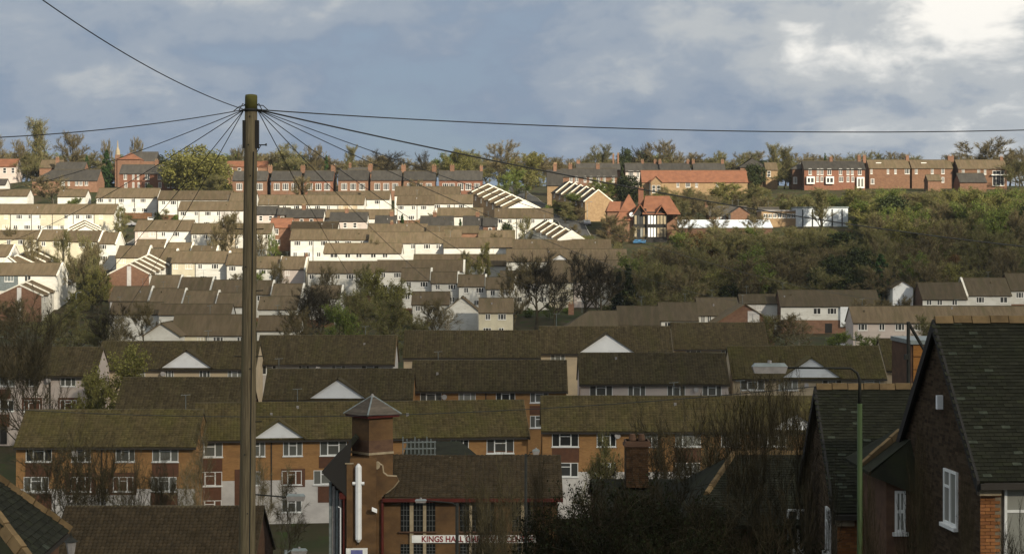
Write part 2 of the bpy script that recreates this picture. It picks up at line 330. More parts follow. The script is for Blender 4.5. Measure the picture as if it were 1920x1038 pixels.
# ---------------------------------------------------------------- houses
BASE = []            # (X, Y, Z) of every building's foot, later used to lay the ground
FOOT = []            # plan circles kept free of trees
def chimney(root, x, y, z0, z1, w=.7, d=.9, m='brick', pots=2):
    b = MB(); b.box(x - w / 2, x + w / 2, y - d / 2, y + d / 2, z0, z1 - .25); b.box(x - w / 2 - .06, x + w / 2 + .06, y - d / 2 - .06, y + d / 2 + .06, z1 - .25, z1)
    o = b.build('chimney', m, root)
    for k in range(pots):
        q = MB(); px = x + (k - (pots - 1) / 2) * w * .5
        q.tube([(px, y, z1), (px, y, z1 + .45)], [.13, .11], 7); q.build('chimney_pot', 'brick_tan', o)
    return o
def house(label, ox, oy, zb, yaw, L, dep, h, rise, wall='white', gl=None, gr=None, roof='tile_far', near=False, verge='', ov=.35, e=.14, cat='house',
          name='terraced_house', group=None, hip='', lower=None, lowh=2.6, ridge=None, tilemat='tile_near', tw=.30, th=.27, sink=2.5, back=True, wave=.05, pieces=None):
    root = thing(name, label, cat, (ox, oy, zb), yaw, group)
    gl, gr = gl or wall, gr or wall; hd = dep / 2; p = rise / hd; zr = h + rise + .1; ze = h - ov * p + .1
    w = MB(); z0 = -sink
    lw = lower or wall; zl = lowh if lower else 0.0
    for (za, zc, mi) in (((z0, zl, 3), (zl, h, 0)) if lower else ((z0, h, 0),)):
        w.face([(0, 0, za), (L, 0, za), (L, 0, zc), (0, 0, zc)], mi); w.face([(L, dep, za), (0, dep, za), (0, dep, zc), (L, dep, zc)], mi)
    for (x, mi, sgn) in ((0, 1, 1), (L, 2, -1)):
        top = [] if ('L' if x == 0 else 'R') in hip else [(x, hd, h + rise)]
        pts = [(x, dep, z0), (x, 0, z0), (x, 0, h)] + top + [(x, dep, h)]
        w.face(pts if sgn > 0 else pts[::-1], mi)
    w.build('wall', [wall, gl, gr, lw], root)
    r = MB(); hl, hr = (hd if 'L' in hip else 0), (hd if 'R' in hip else 0); el = ov if hl else e; er = ov if hr else e
    a, b, c, d = (-el, -ov, ze), (L + er, -ov, ze), (L + er - hr - (er if hr else 0), hd, zr), (-el + hl + (el if hl else 0), hd, zr)
    r.slab(a, b, c, d, .14)
    a2, b2 = (L + er, dep + ov, ze), (-el, dep + ov, ze)
    r.slab(a2, b2, d, c, .14)
    if hl: r.face([b2, a, d])
    if hr: r.face([b, a2, c])
    ro = r.build('roof', 'ridge_dark' if near else roof, root)
    if near:
        S = math.hypot(hd + ov, rise + ov * p); s = Vector((0, hd + ov, rise + ov * p)).normalized(); nrm = Vector((1, 0, 0)).cross(s)
        trim = None
        if hl or hr:
            def trim(q, hl=hl, hr=hr):
                t = (q[:, 1] + ov) / (hd + ov); return (q[:, 0] > -el + (t * (hl + el) if hl else 0)) & (q[:, 0] < L + er - (t * (hr + er) if hr else 0))
        V, F, RN = tile_field((-el, -ov - .02, ze + .005), (1, 0, 0), s, nrm, L + el + er, S, tw, th, wave=wave, seed=int(abs(ox * 7 + oy * 13)) % 9999, trim=trim)
        link('roof_tiles', array_mesh('roof_tiles', V, F, RN, [tilemat]), ro, 'stuff')
        g = MB(); g.box(-el, L + er, -ov - .1, -ov - .003, ze - .2, ze - .06); g.build('gutter', 'fascia', root)
        q = MB(); x0, x1 = d[0], c[0]
        q.hexa([(x0, hd - .17, zr - .1), (x1, hd - .17, zr - .1), (x1, hd + .17, zr - .1), (x0, hd + .17, zr - .1), (x0, hd - .07, zr + .07), (x1, hd - .07, zr + .07), (x1, hd + .07, zr + .07), (x0, hd + .07, zr + .07)])
        q.build('ridge', ridge or 'ridge_dark', root)
    else:
        q = MB(); q.box(d[0], c[0], hd - .13, hd + .13, zr - .08, zr + .04); q.build('ridge', ridge or 'ridge_dark', root)
    for side in verge:
        q = MB(); wv = .12 if near is True else .36; x0, x1 = (-e - .04, -e + wv) if side == 'L' else (L + e - wv, L + e + .04); dn, up_ = (.26, .06) if near is True else (.20, .10)
        for sg in (0, 1):
            y0, y1 = (-ov - .02, hd) if sg == 0 else (dep + ov + .02, hd)
            q.hexa([(x0, y0, ze - dn), (x1, y0, ze - dn), (x1, y1, zr - dn), (x0, y1, zr - dn), (x0, y0, ze + up_), (x1, y0, ze + up_), (x1, y1, zr + up_), (x0, y1, zr + up_)])
        q.build('verge_coping', 'verge_white' if near is not True else 'ridge_tan', root)
    u = Vector((math.cos(yaw), math.sin(yaw))); v = Vector((-u.y, u.x)); k = max(1, int(L / 7))
    for i in range(k + 1):
        q = Vector((ox, oy)) + u * (L * i / k)
        BASE.append((q.x, q.y, zb)); q2 = q + v * dep; BASE.append((q2.x, q2.y, zb + min(.8, .05 * dep)))
        q3 = q + v * hd; FOOT.append((q3.x, q3.y, hd + 1.2))
    root['hd'] = hd
    rg = random.Random(int(abs(ox * 17 + oy * 3)) + 5)
    for _ in range(max(1, int(L / 9)) if oy < 560 else 0):                      # vents and television aerials on the roof
        x = rg.uniform(.8, max(1, L - .8)); t_ = rg.uniform(.45, .85)
        if rg.random() < .45: q = MB(); y_ = hd * t_; z_ = h + rise * t_ + .1; q.box(x - .11, x + .11, y_ - .11, y_ + .11, z_ - .2, z_ + .28); q.build('roof_vent', 'lamp_grey' if rg.random() < .5 else 'ridge_dark', root)
        if rg.random() < .55:
            q = MB(); zt_ = zr + rg.uniform(.9, 1.7); q.tube([(x, hd + .25, zr - .4), (x, hd + .25, zt_)], .028, 4); q.tube([(x - .45, hd + .25, zt_ - .05), (x + .45, hd + .25, zt_ + .02)], .022, 4)
            for k_ in range(4): xx_ = x - .36 + .24 * k_; q.tube([(xx_, hd, zt_), (xx_, hd + .5, zt_)], .014, 3)
            q.build('aerial', 'metal_grey', root)
    return root
DM = np.array([(290, 612), (300, 604), (324, 585), (340, 566), (355, 545), (372, 520), (382, 505), (394, 490), (400, 480), (416, 468), (432, 455), (450, 445), (474, 432), (490, 425), (511, 412), (530, 402), (550, 393),
               (573, 378), (600, 332), (640, 275), (668, 240), (690, 222), (720, 210), (755, 195), (815, 178), (838, 172)], float)
def dmap(y): return float(np.interp(y, DM[:, 0], DM[:, 1]))
STY = {'near': 'near3'}
def block(label, x0, x1, yr, ye, D=None, k=1.0, p=28, st=2, wins='auto', rows=1, chim=(), ped=(), fh=2.6, dens=2.9, wstyle=None, wsize=None, hdfix=None, clamp=True, **kw):
    """a row seen from the front: x0..x1, ridge row yr and eave row ye are where its edges stand from the camera; D its distance, k the far end's share of D"""
    D = D or dmap(ye); A = P(x0, ye, D); B = P(x1, ye, D * k); L = math.hypot(B.x - A.x, B.y - A.y); yaw = math.atan2(B.y - A.y, B.x - A.x)
    Dm = D * (1 + k) / 2; tp = math.tan(R(p)); hd = Dm * (ye - yr) / FPX / (tp - (HY - yr) / FPX)
    if clamp: hd = min(max(hd, 2.6), 5.2)
    if hdfix: hd = hdfix
    h = st * fh; zb = A.z - h; near = kw.get('near', False)
    root = house(label, A.x, A.y, zb, yaw, L, 2 * hd, h, hd * tp, **kw)
    def lx(px):
        # along the facade, met by the sight line through column px
        t = (px - 960) / FPX; ux, uy = math.cos(yaw), math.sin(yaw); return (t * A.y - A.x) / (ux - t * uy)
    def zz(py): return (HY - py) / FPX * Dm - zb
    if wins == 'auto':
        rg = random.Random(int(x0 * 31 + ye * 7)); vic = wstyle == 'farsash'
        for rrow in range(rows):
            x = .9 + rg.random() * .8; kk = rg.randint(0, 1)
            while x < L - .8:
                ww, hh = wsize or ((1.55, 1.1) if kk % 2 == 0 else (.95, 1.1))
                if x + ww / 2 > L - .3: break
                z = h - fh * rrow - (.32 if not vic else .45) - hh
                window(root, x, 0, z, ww, hh, wstyle or ('far3' if ww > 1.2 else 'far2')); x += dens * (.85 + .3 * rg.random()) if not vic else dens; kk += 1
        if kw.get('wall') == 'white' and not near:
            xs_ = 0.0
            while xs_ < L - 4:                                   # single houses painted another shade, downpipes between them
                if rg.random() < .3:
                    q = MB(); q.box(xs_ + .02, min(xs_ + 5.2, L - .02), -.025, .002, -2, h - .03); q.build('painted_front', rg.choice(['cream', 'pinkwhite', 'palerender', 'buff', 'cream']), root)
                q = MB(); q.box(xs_ + .05, xs_ + .15, -.12, -.03, -1, h - .05); q.build('downpipe', 'fascia', root); xs_ += 5.25
    elif wins:
        for (py, hh, lst) in wins:
            for it in lst:
                px, wpx = it[0], it[1]; w_ = wpx / FPX * Dm
                window(root, lx(px), 0, zz(py) - hh / 2, w_, hh, it[2] if len(it) > 2 else ('near3' if near else 'far2'))
    if near:
        rg = random.Random(int(x0 + ye))
        for _ in range(int(L / 11)):                             # satellite dishes on the walls
            x = rg.uniform(1, L - 1); z = h - rg.uniform(.5, 1.0); q = MB(); q.tube([(x, -.32, z), (x + .03, -.36, z + .02), (x + .05, -.42, z + .03)], [.05, .20, .30], 12); q.tube([(x, 0, z - .1), (x, -.32, z)], .03, 5); q.build('satellite_dish', 'lamp_grey', root)
    for (px, w_, ext) in chim:
        x = lx(px); chimney(root, x, hd, h + hd * tp - .6, h + hd * tp + ext, w_)
    for (pc, hw, yt) in ped:
        Dp = Dm; xc, hwm = lx(pc), hw / FPX * Dm; ze_ = h + .02; zt = ze_ + hwm * .66; pp = tp
        q = MB(); q.hexa([(xc - hwm, -.38, ze_), (xc + hwm, -.38, ze_), (xc + hwm, -.30, ze_), (xc - hwm, -.30, ze_), (xc - .02, -.38, zt), (xc + .02, -.38, zt), (xc + .02, -.30, zt), (xc - .02, -.30, zt)]); q.build('pediment_panel', 'panel_white', root)
        yb = (zt + .35 - h) / pp + .3; hw2 = hwm + .25; zlo, zhi = ze_ - .02, ze_ + hw2 * .66 + .02
        s = MB(); s.slab((xc - hw2, -.62, zlo), (xc, -.62, zhi), (xc, yb, zhi), (xc - hw2, .25, zlo), .13); s.slab((xc, -.62, zhi), (xc + hw2, -.62, zlo), (xc + hw2, .25, zlo), (xc, yb, zhi), .13)
        s.build('pediment_roof', kw.get('tilemat', 'tile_near') if near else roof_of(kw), root)
    root['h'] = h; root['L'] = L; root['D'] = Dm; root['zb'] = zb; root['x_at'] = 0
    root_lx[root.name] = (lx, zz)
    return root
root_lx = {}
def roof_of(kw): return kw.get('roof', 'tile_far')
def wallbox(root, name, px0, px1, py0, py1, m, t=.05, y=0.0):
    lx, zz = root_lx[root.name]; b = MB(); b.box(lx(px0), lx(px1), y - t, y, zz(py1), zz(py0)); return b.build(name, m, root)
def steps(label_of, n, f, b, hd, p=25, h=5.2, wall='white', gl='white', verge='L', win='front', roof='tile_far', group=None, strip=False, front_gable=None, **kw):
    """a terrace climbing away from the camera: f and b are (px, py, D) of the near and far end of its ridge line"""
    A, B = P(*f), P(*b); ax = Vector((B.x - A.x, B.y - A.y)); Ln = ax.length; ax /= Ln; yaw = math.atan2(ax.y, ax.x); v = Vector((-ax.y, ax.x)); l = Ln / n; rise = hd * math.tan(R(p))
    out = []
    for i in range(n):
        q = Vector((A.x, A.y)) + ax * (l * i) - v * hd; z = A.z + (B.z - A.z) * (i / max(1, n - 1)) - rise - h
        r = house(label_of(i), q.x, q.y, z, yaw, l - .02, 2 * hd, h, rise, wall=wall, gl=(front_gable if (front_gable and i == 0) else (gl if i == 0 else 'tile_far')), gr=wall, roof=roof, verge=verge, group=group, e=.03, sink=3.5, **kw)
        if win == 'front':
            window(r, l * .5, 0, h - 1.5, 1.5, 1.1, 'far3'); window(r, l * .3, 0, h - 4.0, 1.3, 1.1, 'far2')
        else:
            o = window(r, l * .5, 2 * hd, h - 1.5, 1.5, 1.1, 'far3', math.pi)
        if strip and i == 0:
            s = MB(); s.box(-.06, 0.0, hd - .45, hd + .45, -2, h + rise - .55); s.build('render_strip', 'palerender', r)
        out.append(r)
    return out
# ---------------------------------------------------------------- blocks of flats on the valley floor (tiles, pediments, casements)
G1 = 'brown roofed blocks of flats on the valley floor'
NK = dict(near=True, p=34, st=3, cat='flats', name='block_of_flats', group=G1, ov=.4)
def nb(label, *a, **k): d = dict(NK); d.update(k); return block(label, *a, **d)
b = nb('orange brick flats with pale lower floor, in front at the far left', 30, 366, 770, 834, 172, wall='orange', lower='palerender', lowh=3.9, gl='orange',
       wins=[(851, 1.32, [(73, 49), (152, 36, 'near2'), (235, 36, 'near2'), (310, 49)]), (907, 1.3, [(68, 47), (152, 38, 'near2'), (231, 38, 'near2'), (307, 48)]), (952, .8, [(231, 36, 'near2')])])
for x0, x1, y0, y1 in ((48, 97, 868, 893), (285, 335, 868, 893), (122, 180, 885, 927), (203, 256, 885, 927), (48, 97, 925, 955), (283, 333, 922, 952)): wallbox(b, 'spandrel_panel', x0, x1, y0, y1, 'spandrel', .03)
wallbox(b, 'downpipe', 190, 192, 838, 960, 'fascia', .1)
b = nb('long orange brick flats behind the chapel tower with one white pediment', 366, 990, 758, 822, 176, k=1.022, wall='orange', lower='palerender', lowh=3.9, verge='R', gr='orange',
       ped=[(523, 46, 783)], wins=[(839, 1.32, [(393, 48), (480, 34, 'near2'), (549, 36, 'near2'), (625, 50), (783, 40, 'near2'), (862, 34, 'near2'), (938, 52)]), (893, 1.3, [(394, 44), (470, 36, 'near2'), (547, 37, 'near2'), (612, 48), (862, 36, 'near2'), (938, 50)]), (945, 1.2, [(393, 44), (547, 37, 'near2')])])
for x0, x1, y0, y1 in ((369, 417, 856, 880), (371, 415, 908, 950), (598, 650, 853, 876), (527, 572, 876, 910), (914, 962, 848, 870), (371, 415, 880, 906), (440, 452, 876, 960), (596, 640, 910, 940)): wallbox(b, 'spandrel_panel', x0, x1, y0, y1, 'spandrel', .03)
for x in (508, 818): wallbox(b, 'downpipe', x, x + 2, 826, 950, 'fascia', .1)
b = nb('orange brick flats with bush of bare trees before them, right of the chapel', 1017, 1545, 744, 805, 178, wall='orange', lower='palerender', lowh=3.9, verge='',
       wins=[(823, 1.35, [(1060, 50), (1137, 36, 'near2'), (1215, 36, 'near2'), (1290, 48), (1370, 36, 'near2'), (1450, 48)]), (880, 1.3, [(1060, 48), (1137, 36, 'near2'), (1290, 46), (1450, 46)])], ped=[(1490, 46, 765)])
for x0, x1, y0, y1 in ((1035, 1086, 840, 866), (1265, 1315, 840, 866)): wallbox(b, 'spandrel_panel', x0, x1, y0, y1, 'spandrel', .03)
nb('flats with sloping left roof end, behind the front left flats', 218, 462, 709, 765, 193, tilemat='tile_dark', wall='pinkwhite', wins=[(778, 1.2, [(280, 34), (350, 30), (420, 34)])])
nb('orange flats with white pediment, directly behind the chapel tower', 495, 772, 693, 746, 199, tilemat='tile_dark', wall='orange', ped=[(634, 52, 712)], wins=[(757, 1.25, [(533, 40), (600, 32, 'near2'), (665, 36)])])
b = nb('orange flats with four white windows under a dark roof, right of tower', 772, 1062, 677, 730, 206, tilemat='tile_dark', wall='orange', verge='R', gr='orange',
       wins=[(743, 1.3, [(808, 40), (876, 32, 'near2'), (948, 36), (1011, 34)]), (790, 1.3, [(948, 36), (1011, 34)])])
wallbox(b, 'spandrel_panel', 993, 1030, 760, 777, 'spandrel', .03); wallbox(b, 'downpipe', 910, 912, 733, 780, 'fascia', .1)
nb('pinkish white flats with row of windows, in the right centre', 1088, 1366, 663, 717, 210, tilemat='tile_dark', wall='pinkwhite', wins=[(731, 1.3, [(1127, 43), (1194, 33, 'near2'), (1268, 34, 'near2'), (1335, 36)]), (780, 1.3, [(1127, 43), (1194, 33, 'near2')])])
nb('pale flats with white pediment partly behind the green lamp column', 1374, 1660, 650, 707, 214, wall='buff', ped=[(1520, 54, 672)],
   wins=[(720, 1.3, [(1411, 45), (1478, 36, 'near2'), (1560, 36, 'near2'), (1630, 40)]), (765, 1.3, [(1411, 45), (1478, 36, 'near2')])])
nb('narrow flats end with pale wall, beside the dark bracket post', 1663, 1704, 636, 692, 222, wall='buff', wins=[(707, 1.5, [(1692, 22, 'near2')])])
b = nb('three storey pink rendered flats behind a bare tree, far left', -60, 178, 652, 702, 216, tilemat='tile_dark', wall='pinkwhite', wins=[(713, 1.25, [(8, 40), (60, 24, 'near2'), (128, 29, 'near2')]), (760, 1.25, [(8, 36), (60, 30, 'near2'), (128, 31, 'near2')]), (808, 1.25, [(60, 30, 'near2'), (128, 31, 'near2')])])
wallbox(b, 'spandrel_panel', -10, 20, 729, 747, 'spandrel', .04); wallbox(b, 'spandrel_panel', -10, 18, 776, 800, 'spandrel', .04)
for x in (60, 128): wallbox(b, 'window_surround', x - 19, x + 19, 745, 772, 'spandrel', .025)
wallbox(b, 'downpipe', 93, 95, 705, 790, 'fascia', .1); wallbox(b, 'door', 0, 13, 797, 832, 'black_timber', .04)
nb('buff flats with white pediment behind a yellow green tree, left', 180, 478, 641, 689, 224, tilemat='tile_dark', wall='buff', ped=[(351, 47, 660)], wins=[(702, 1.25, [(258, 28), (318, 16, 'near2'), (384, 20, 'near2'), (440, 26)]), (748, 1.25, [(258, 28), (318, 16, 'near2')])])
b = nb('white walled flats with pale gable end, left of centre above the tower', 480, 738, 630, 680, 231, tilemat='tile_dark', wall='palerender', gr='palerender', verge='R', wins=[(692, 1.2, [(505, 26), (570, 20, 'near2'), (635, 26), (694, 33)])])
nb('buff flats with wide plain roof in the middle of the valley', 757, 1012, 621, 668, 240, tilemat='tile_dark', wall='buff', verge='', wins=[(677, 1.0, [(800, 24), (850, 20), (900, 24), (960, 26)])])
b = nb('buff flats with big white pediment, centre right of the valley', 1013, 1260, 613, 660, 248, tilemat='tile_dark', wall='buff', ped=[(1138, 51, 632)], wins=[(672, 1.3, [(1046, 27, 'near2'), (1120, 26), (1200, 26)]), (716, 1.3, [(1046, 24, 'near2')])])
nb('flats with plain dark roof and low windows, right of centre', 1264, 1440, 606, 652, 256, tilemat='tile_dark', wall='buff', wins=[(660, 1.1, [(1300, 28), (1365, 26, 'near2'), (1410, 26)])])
nb('long low flats with mossy roof behind the right hand houses', 1600, 1990, 574, 603, 318, wall='pinkwhite', near=False, wins='auto')

# ---------------------------------------------------------------- houses on the lower slope opposite, in shade
G2 = 'white estate terraces on the opposite slope'
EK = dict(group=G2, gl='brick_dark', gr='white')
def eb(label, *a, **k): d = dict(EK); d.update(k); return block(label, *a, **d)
eb('small hipped house with orange chimney, below the bare dark trees', 1062, 1158, 583, 612, 318, p=32, roof='tile_mid', wall='buff', chim=[(1072, .9, 1.2)], hip='L', gl='buff')
eb('brown roofed house with dark left edge, second right of orange chimney', 1160, 1236, 574, 608, 322, p=32, roof='tile_mid', wall='white', gl='brick_dark')
eb('brown roofed house in the thicket, third right of orange chimney', 1238, 1309, 567, 600, 332, p=32, roof='tile_mid', wall='white')
b = eb('house with white upper wall left of the orange brick gable', 1310, 1386, 558, 590, 340, p=32, roof='tile_mid', wall='white', wins=[(598, 1.2, [(1318, 8), (1330, 8)])])
def front_gable(label, px0, px1, yap, yb, D, m, h=5.2, depth=9, strip=None, group=G2, roof='tile_far', verge='', **kw):
    A, B = P(px0, yb, D), P(px1, yb, D); hw = (B.x - A.x) / 2; rise = (yb - yap) / FPX * D
    # ridge runs away from the camera: turn the house so that its left gable faces us
    r = house(label, B.x, D, A.z - h, R(90), depth, 2 * hw, h, rise, wall='white', gl=m, roof=roof, verge=verge, group=group, e=.3, **kw)
    if strip:
        q = MB(); y0, y1 = (B.x - P(strip[1], yb, D).x), (B.x - P(strip[0], yb, D).x); q.box(-.05, 0, y0, y1, 0, h + rise * (1 - abs((y0 + y1) / 2 - hw) / hw) - .25); q.build('render_strip', 'palerender', r)
    return r
front_gable('orange brick gable with one white strip, right of centre', 1342, 1452, 570, 605, 330, 'brick', strip=(1402, 1424))
eb('brown roofed house seen above the orange brick gable', 1388, 1460, 552, 568, 383, p=32, roof='tile_mid', wall='white')
b = eb('house row with pale blue white upper wall, above the garden shed', 1464, 1650, 544, 573, 378, p=34, roof='tile_mid', wall='white', lower='brick', lowh=2.4, wins=[(583, 1.25, [(1532, 14), (1560, 17, 'far3'), (1596, 16, 'far3')])])
wallbox(b, 'white_bay', 1575, 1611, 575, 612, 'panel_white', .5); wallbox(b, 'porch_shadow_door', 1547, 1560, 606, 624, 'black_timber', .06)
eb('left of the three stepped white houses at the right edge', 1730, 1813, 530, 560, 385, p=33, roof='tile_mid', wall='white', wins=[(567, 1.1, [(1742, 10), (1762, 10), (1790, 10)])])
eb('middle of the three stepped white houses at the right edge', 1813, 1896, 521, 553, 388, p=33, roof='tile_mid', wall='white', lower='brick', lowh=2.2, verge='L', wins=[(562, 1.2, [(1838, 15, 'far3'), (1882, 14)])])
eb('last of the three stepped white houses, cut by the right edge', 1896, 1990, 511, 544, 391, p=33, roof='tile_mid', wall='white', lower='brick', lowh=2.4, wins=[(553, 1.2, [(1912, 14, 'far3')])])
front_gable('house with white triangular gable against the dark wood', 1674, 1712, 527, 539, 392, 'panel_white', depth=7)
front_gable('white gabled house with windows among the trees, centre', 836, 896, 557, 581, 372, 'white', depth=10, verge='')
eb('cream walled house right of the centre white gable', 898, 962, 559, 585, 362, p=30, wall='cream', rows=2)
eb('brown roof row behind the centre white gable', 772, 842, 547, 570, 384, p=30, wall='white')
front_gable('white gable with orange brick lower wall behind bare trees, left', 270, 336, 606, 628, 283, 'white', depth=9, h=4)
eb('long brown roof with white wall beneath, left of the pole', 320, 462, 590, 627, 288, p=34, wall='white', wins='auto')
eb('brown roof strip with pale ridge line above the long roof left of pole', 298, 432, 570, 589, 338, p=30, wall='white', wins=())
eb('brown roof strip behind the left birch', 205, 299, 567, 588, 342, p=30, wall='white', wins=())
eb('brown roof right of the pole behind the green tree', 482, 562, 592, 618, 300, p=34, wall='white', wins=())
for i, (x0, x1, yr, ye) in enumerate(((205, 279, 537, 563), (280, 342, 541, 568), (343, 405, 545, 571), (405, 462, 549, 574))):
    eb(['first', 'second', 'third', 'fourth'][i] + ' from left in the lower row of stepped roofs left of pole', x0, x1, yr, ye, p=29, verge='R', wall='white', wins='auto' if i < 2 else ())
for i, (x0, x1, yr, ye) in enumerate(((279, 335, 516, 540), (335, 395, 520, 544), (396, 462, 525, 549))):
    eb(['first', 'second', 'third'][i] + ' roof of the middle stepped row left of pole', x0, x1, yr, ye, p=29, verge='R', wall='white')
for i, (x0, x1, yr, ye) in enumerate(((478, 509, 526, 551), (509, 566, 532, 556), (580, 640, 535, 558))):
    eb(['first', 'second', 'third'][i] + ' roof of the stepped row just right of the pole', x0, x1, yr, ye, p=29, verge='R', wall='white')
eb('brown roof below the stepped row just right of the pole', 484, 556, 556, 579, 368, p=29, verge='', wall='white', wins=())

# ---------------------------------------------------------------- the sunlit estate
eb('white house with stepped roof, left end of the row above the brick gable', 217, 276, 461, 482, 438, wall='white', rows=2, verge='R')
eb('second stepped roof right of the white house above the brick gable', 276, 326, 465, 490, 430, wall='white', verge='R', wins=())
eb('broad white terrace with small windows, left of the pole middle height', 321, 426, 471, 492, 424, wall='white', rows=2, verge='R', gl='white')
eb('orange brown roofed house touching the pole at middle height', 424, 470, 475, 496, 422, wall='white', rows=2)
for i, (x0, x1, yr, ye) in enumerate(((254, 310, 449, 463), (310, 358, 455, 471), (358, 406, 461, 474), (428, 462, 466, 478))):
    eb(['first', 'second', 'third', 'last'][i] + ' of the small stepped roofs under the big white terrace left of pole', x0, x1, yr, ye, 446 - i * 3, wall='white', verge='R', wins=())
eb('white house right of pole, first in row with cream end', 478, 525, 481, 502, 420, wall='white', verge='R')
eb('cream ended house beside the red chimney, right of pole', 525, 572, 481, 504, 417, wall='white', verge='R', gr='cream', chim=[(570, .6, .4)])
eb('white terrace right of the red chimney, above the big green tree', 576, 704, 490, 511, 410, wall='white', gl='brick_dark')
eb('white terrace with plain wide roof and white right verge, centre', 706, 870, 488, 508, 412, wall='white', verge='R', rows=2)
for i, (x0, x1, yr, ye) in enumerate(((752, 808, 503, 525), (808, 859, 510, 530), (859, 911, 515, 536), (911, 966, 520, 541))):
    eb(['first', 'second', 'third', 'fourth'][i] + ' of four stepped white houses in the centre', x0, x1, yr, ye, 400 - i * 1.5, wall='white', verge='R', rows=2, wins='auto')
b = eb('tall white terrace end with grey left gable, right of the pole', 544, 692, 430, 449, 446, k=1.0, wall='white', gl='palerender', st=3, rows=2)
eb('continuing terrace with thin white wall strip, right of tall white end', 692, 832, 435, 455, 442, wall='white')
eb('brick house with one white window in the sunlit centre', 832, 864, 430, 449, 447, wall='brick', wins=[(453, 1.3, [(845, 11)])])
eb('white terrace with dark brick gable and five windows, right of pole', 607, 752, 456, 474, 432, wall='white', gl='brick_dark', wins=[(479, 1.0, [(626, 14), (652, 10), (673, 11), (700, 10), (722, 10)])])
eb('plain brown roof at the right of the sunlit centre', 832, 962, 446, 463, 440, wall='white', wins=())
eb('wide brown roof below the sunlit centre, lower left of the bare trees', 775, 965, 477, 497, 428, wall='white', wins=())
eb('low brown roofs at the sunlit centre with red end', 897, 965, 432, 447, 452, wall='brick', wins=())
eb('pale sunlit roof in front of the stepped gables, right centre', 962, 1146, 449, 467, 432, wall='white', hip='', wins=())
b = eb('second pale roof with small dormer gable, right centre', 950, 1176, 467, 489, 420, wall='white', ped=[(1050, 17, 476)], wins=())
eb('white walled row seen through the dark bare trees', 1028, 1204, 488, 528, 404, p=30, wall='white', rows=2, clamp=False)
eb('white houses row seen through thin trees left of the dark trees', 938, 1030, 508, 530, 402, wall='white', rows=2)
eb('long white terrace with yellow middle houses, left edge', -20, 214, 383, 400, 482, wall='white', rows=2, wins='auto')
wallbox(list(bpy.data.objects)[-1] if False else [o for o in C.objects if o.get('label', '').startswith('long white terrace with yellow')][0], 'yellow_render', 76, 121, 401, 423, 'cream', .04)
eb('white terrace with dark brick left gable, upper left of pole', 252, 358, 413, 432, 456, wall='white', rows=2, gl='brick_dark')
eb('white terrace continuing towards the pole behind pale shrubs', 358, 508, 419, 437, 454, wall='white', rows=2)
eb('white terrace with thin wall strip, highest left of the pole', 296, 432, 358, 374, 519, wall='white', gl='brick_dark')
eb('brown roof joining the highest white terrace to the pole', 430, 478, 361, 377, 517, wall='white', wins=())
eb('white terrace between two dark gables, close left of pole', 334, 456, 378, 394, 490, wall='white', gl='brick_dark', rows=2)
eb('white terrace under the brick ridge row, left', 180, 294, 353, 370, 526, wall='white', rows=2)
eb('low white building left of the top terraces', 108, 160, 356, 368, 530, wall='white', wins=())
eb('white garden wall house at the left edge under the ridge', -20, 51, 355, 367, 531, wall='white', wins=())
for i, (x0, x1, yr, ye) in enumerate(((-20, 72, 432, 447), (72, 121, 431, 450), (121, 186, 433, 452), (186, 218, 436, 456))):
    eb(['leftmost', 'second', 'third', 'white walled fourth'][i] + ' roof in the row below the yellow walled terrace', x0, x1, yr, ye, 450 - i, wall='white' if i == 3 else 'cream', verge='R', rows=2 if i == 3 else 1)
b = eb('grey and white house end at the left edge, between stepped terraces', -20, 108, 493, 515, 410, wall='white', verge='R', gr='white', wins=[(522, 1.3, [(17, 17, 'far3'), (52, 12)])])
wallbox(b, 'grey_render', -20, 34, 517, 545, 'metal_grey', .03)
eb('white gable end at the very left edge', -30, 18, 459, 480, 436, wall='white', gr='white', verge='R')
front_gable('small white gable with pale verge at left edge below the stepped row', 0, 32, 481, 494, 418, 'white', depth=4, verge='L')
G3 = 'houses of the stepped terraces'
ORD = ['nearest', 'second', 'third', 'fourth', 'fifth', 'sixth', 'seventh', 'eighth']
steps(lambda i: ORD[i] + ' house of the stepped terrace at the left edge with brick front gable', 6, (36, 534, 398), (104, 509, 432), 4.6, p=25, gl='white', front_gable='brick', strip=True, group=G3, lower=None)
steps(lambda i: ORD[i] + ' house of the stepped terrace high at the left edge', 6, (18, 484, 424), (98, 458, 462), 4.4, p=25, group=G3)
steps(lambda i: ORD[i] + ' house of the stepped terrace behind the brick gable with white strip', 5, (242, 494, 410), (288, 477, 433), 4.3, p=27, front_gable='brick', strip=True, group=G3)
steps(lambda i: ORD[i] + ' of the small stepped gables under the yellow walled terrace', 4, (160, 426, 456), (158, 412, 474), 3.6, p=27, group=G3, h=3.6)
steps(lambda i: ORD[i] + ' house of the stepped terrace by the ridge, right of centre', 7, (984, 376, 478), (905, 347, 530), 4.2, p=26, win='back', group=G3, wall='brick_tan')
steps(lambda i: ORD[i] + ' of the stepped white gables beside the road, right centre', 5, (1072, 433, 436), (1018, 415, 468), 2.9, p=33, win='back', group=G3)
steps(lambda i: ORD[i] + ' rear wing roof in the brick row stepping down beside the hill road', 6, (1122, 356, 500), (1058, 342, 536), 3.6, p=38, wall='brick_tan', gl='brick_tan', verge='L', win='back', group='brick rear wings on the hill road', roof='slate_far')
eb('white terrace with lit left gable, right of centre below the ridge', 928, 1037, 391, 408, 472, wall='white', gl='white', rows=2)
eb('white house with grey left gable and big window, upper centre', 744, 814, 367, 383, 504, wall='white', gl='palerender', rows=2)
eb('cream and white house right of the grey gable, upper centre', 814, 886, 365, 381, 505, wall='white', rows=2)
eb('short white house above the centre, left of grey gable', 676, 730, 358, 373, 520, wall='white', rows=2)
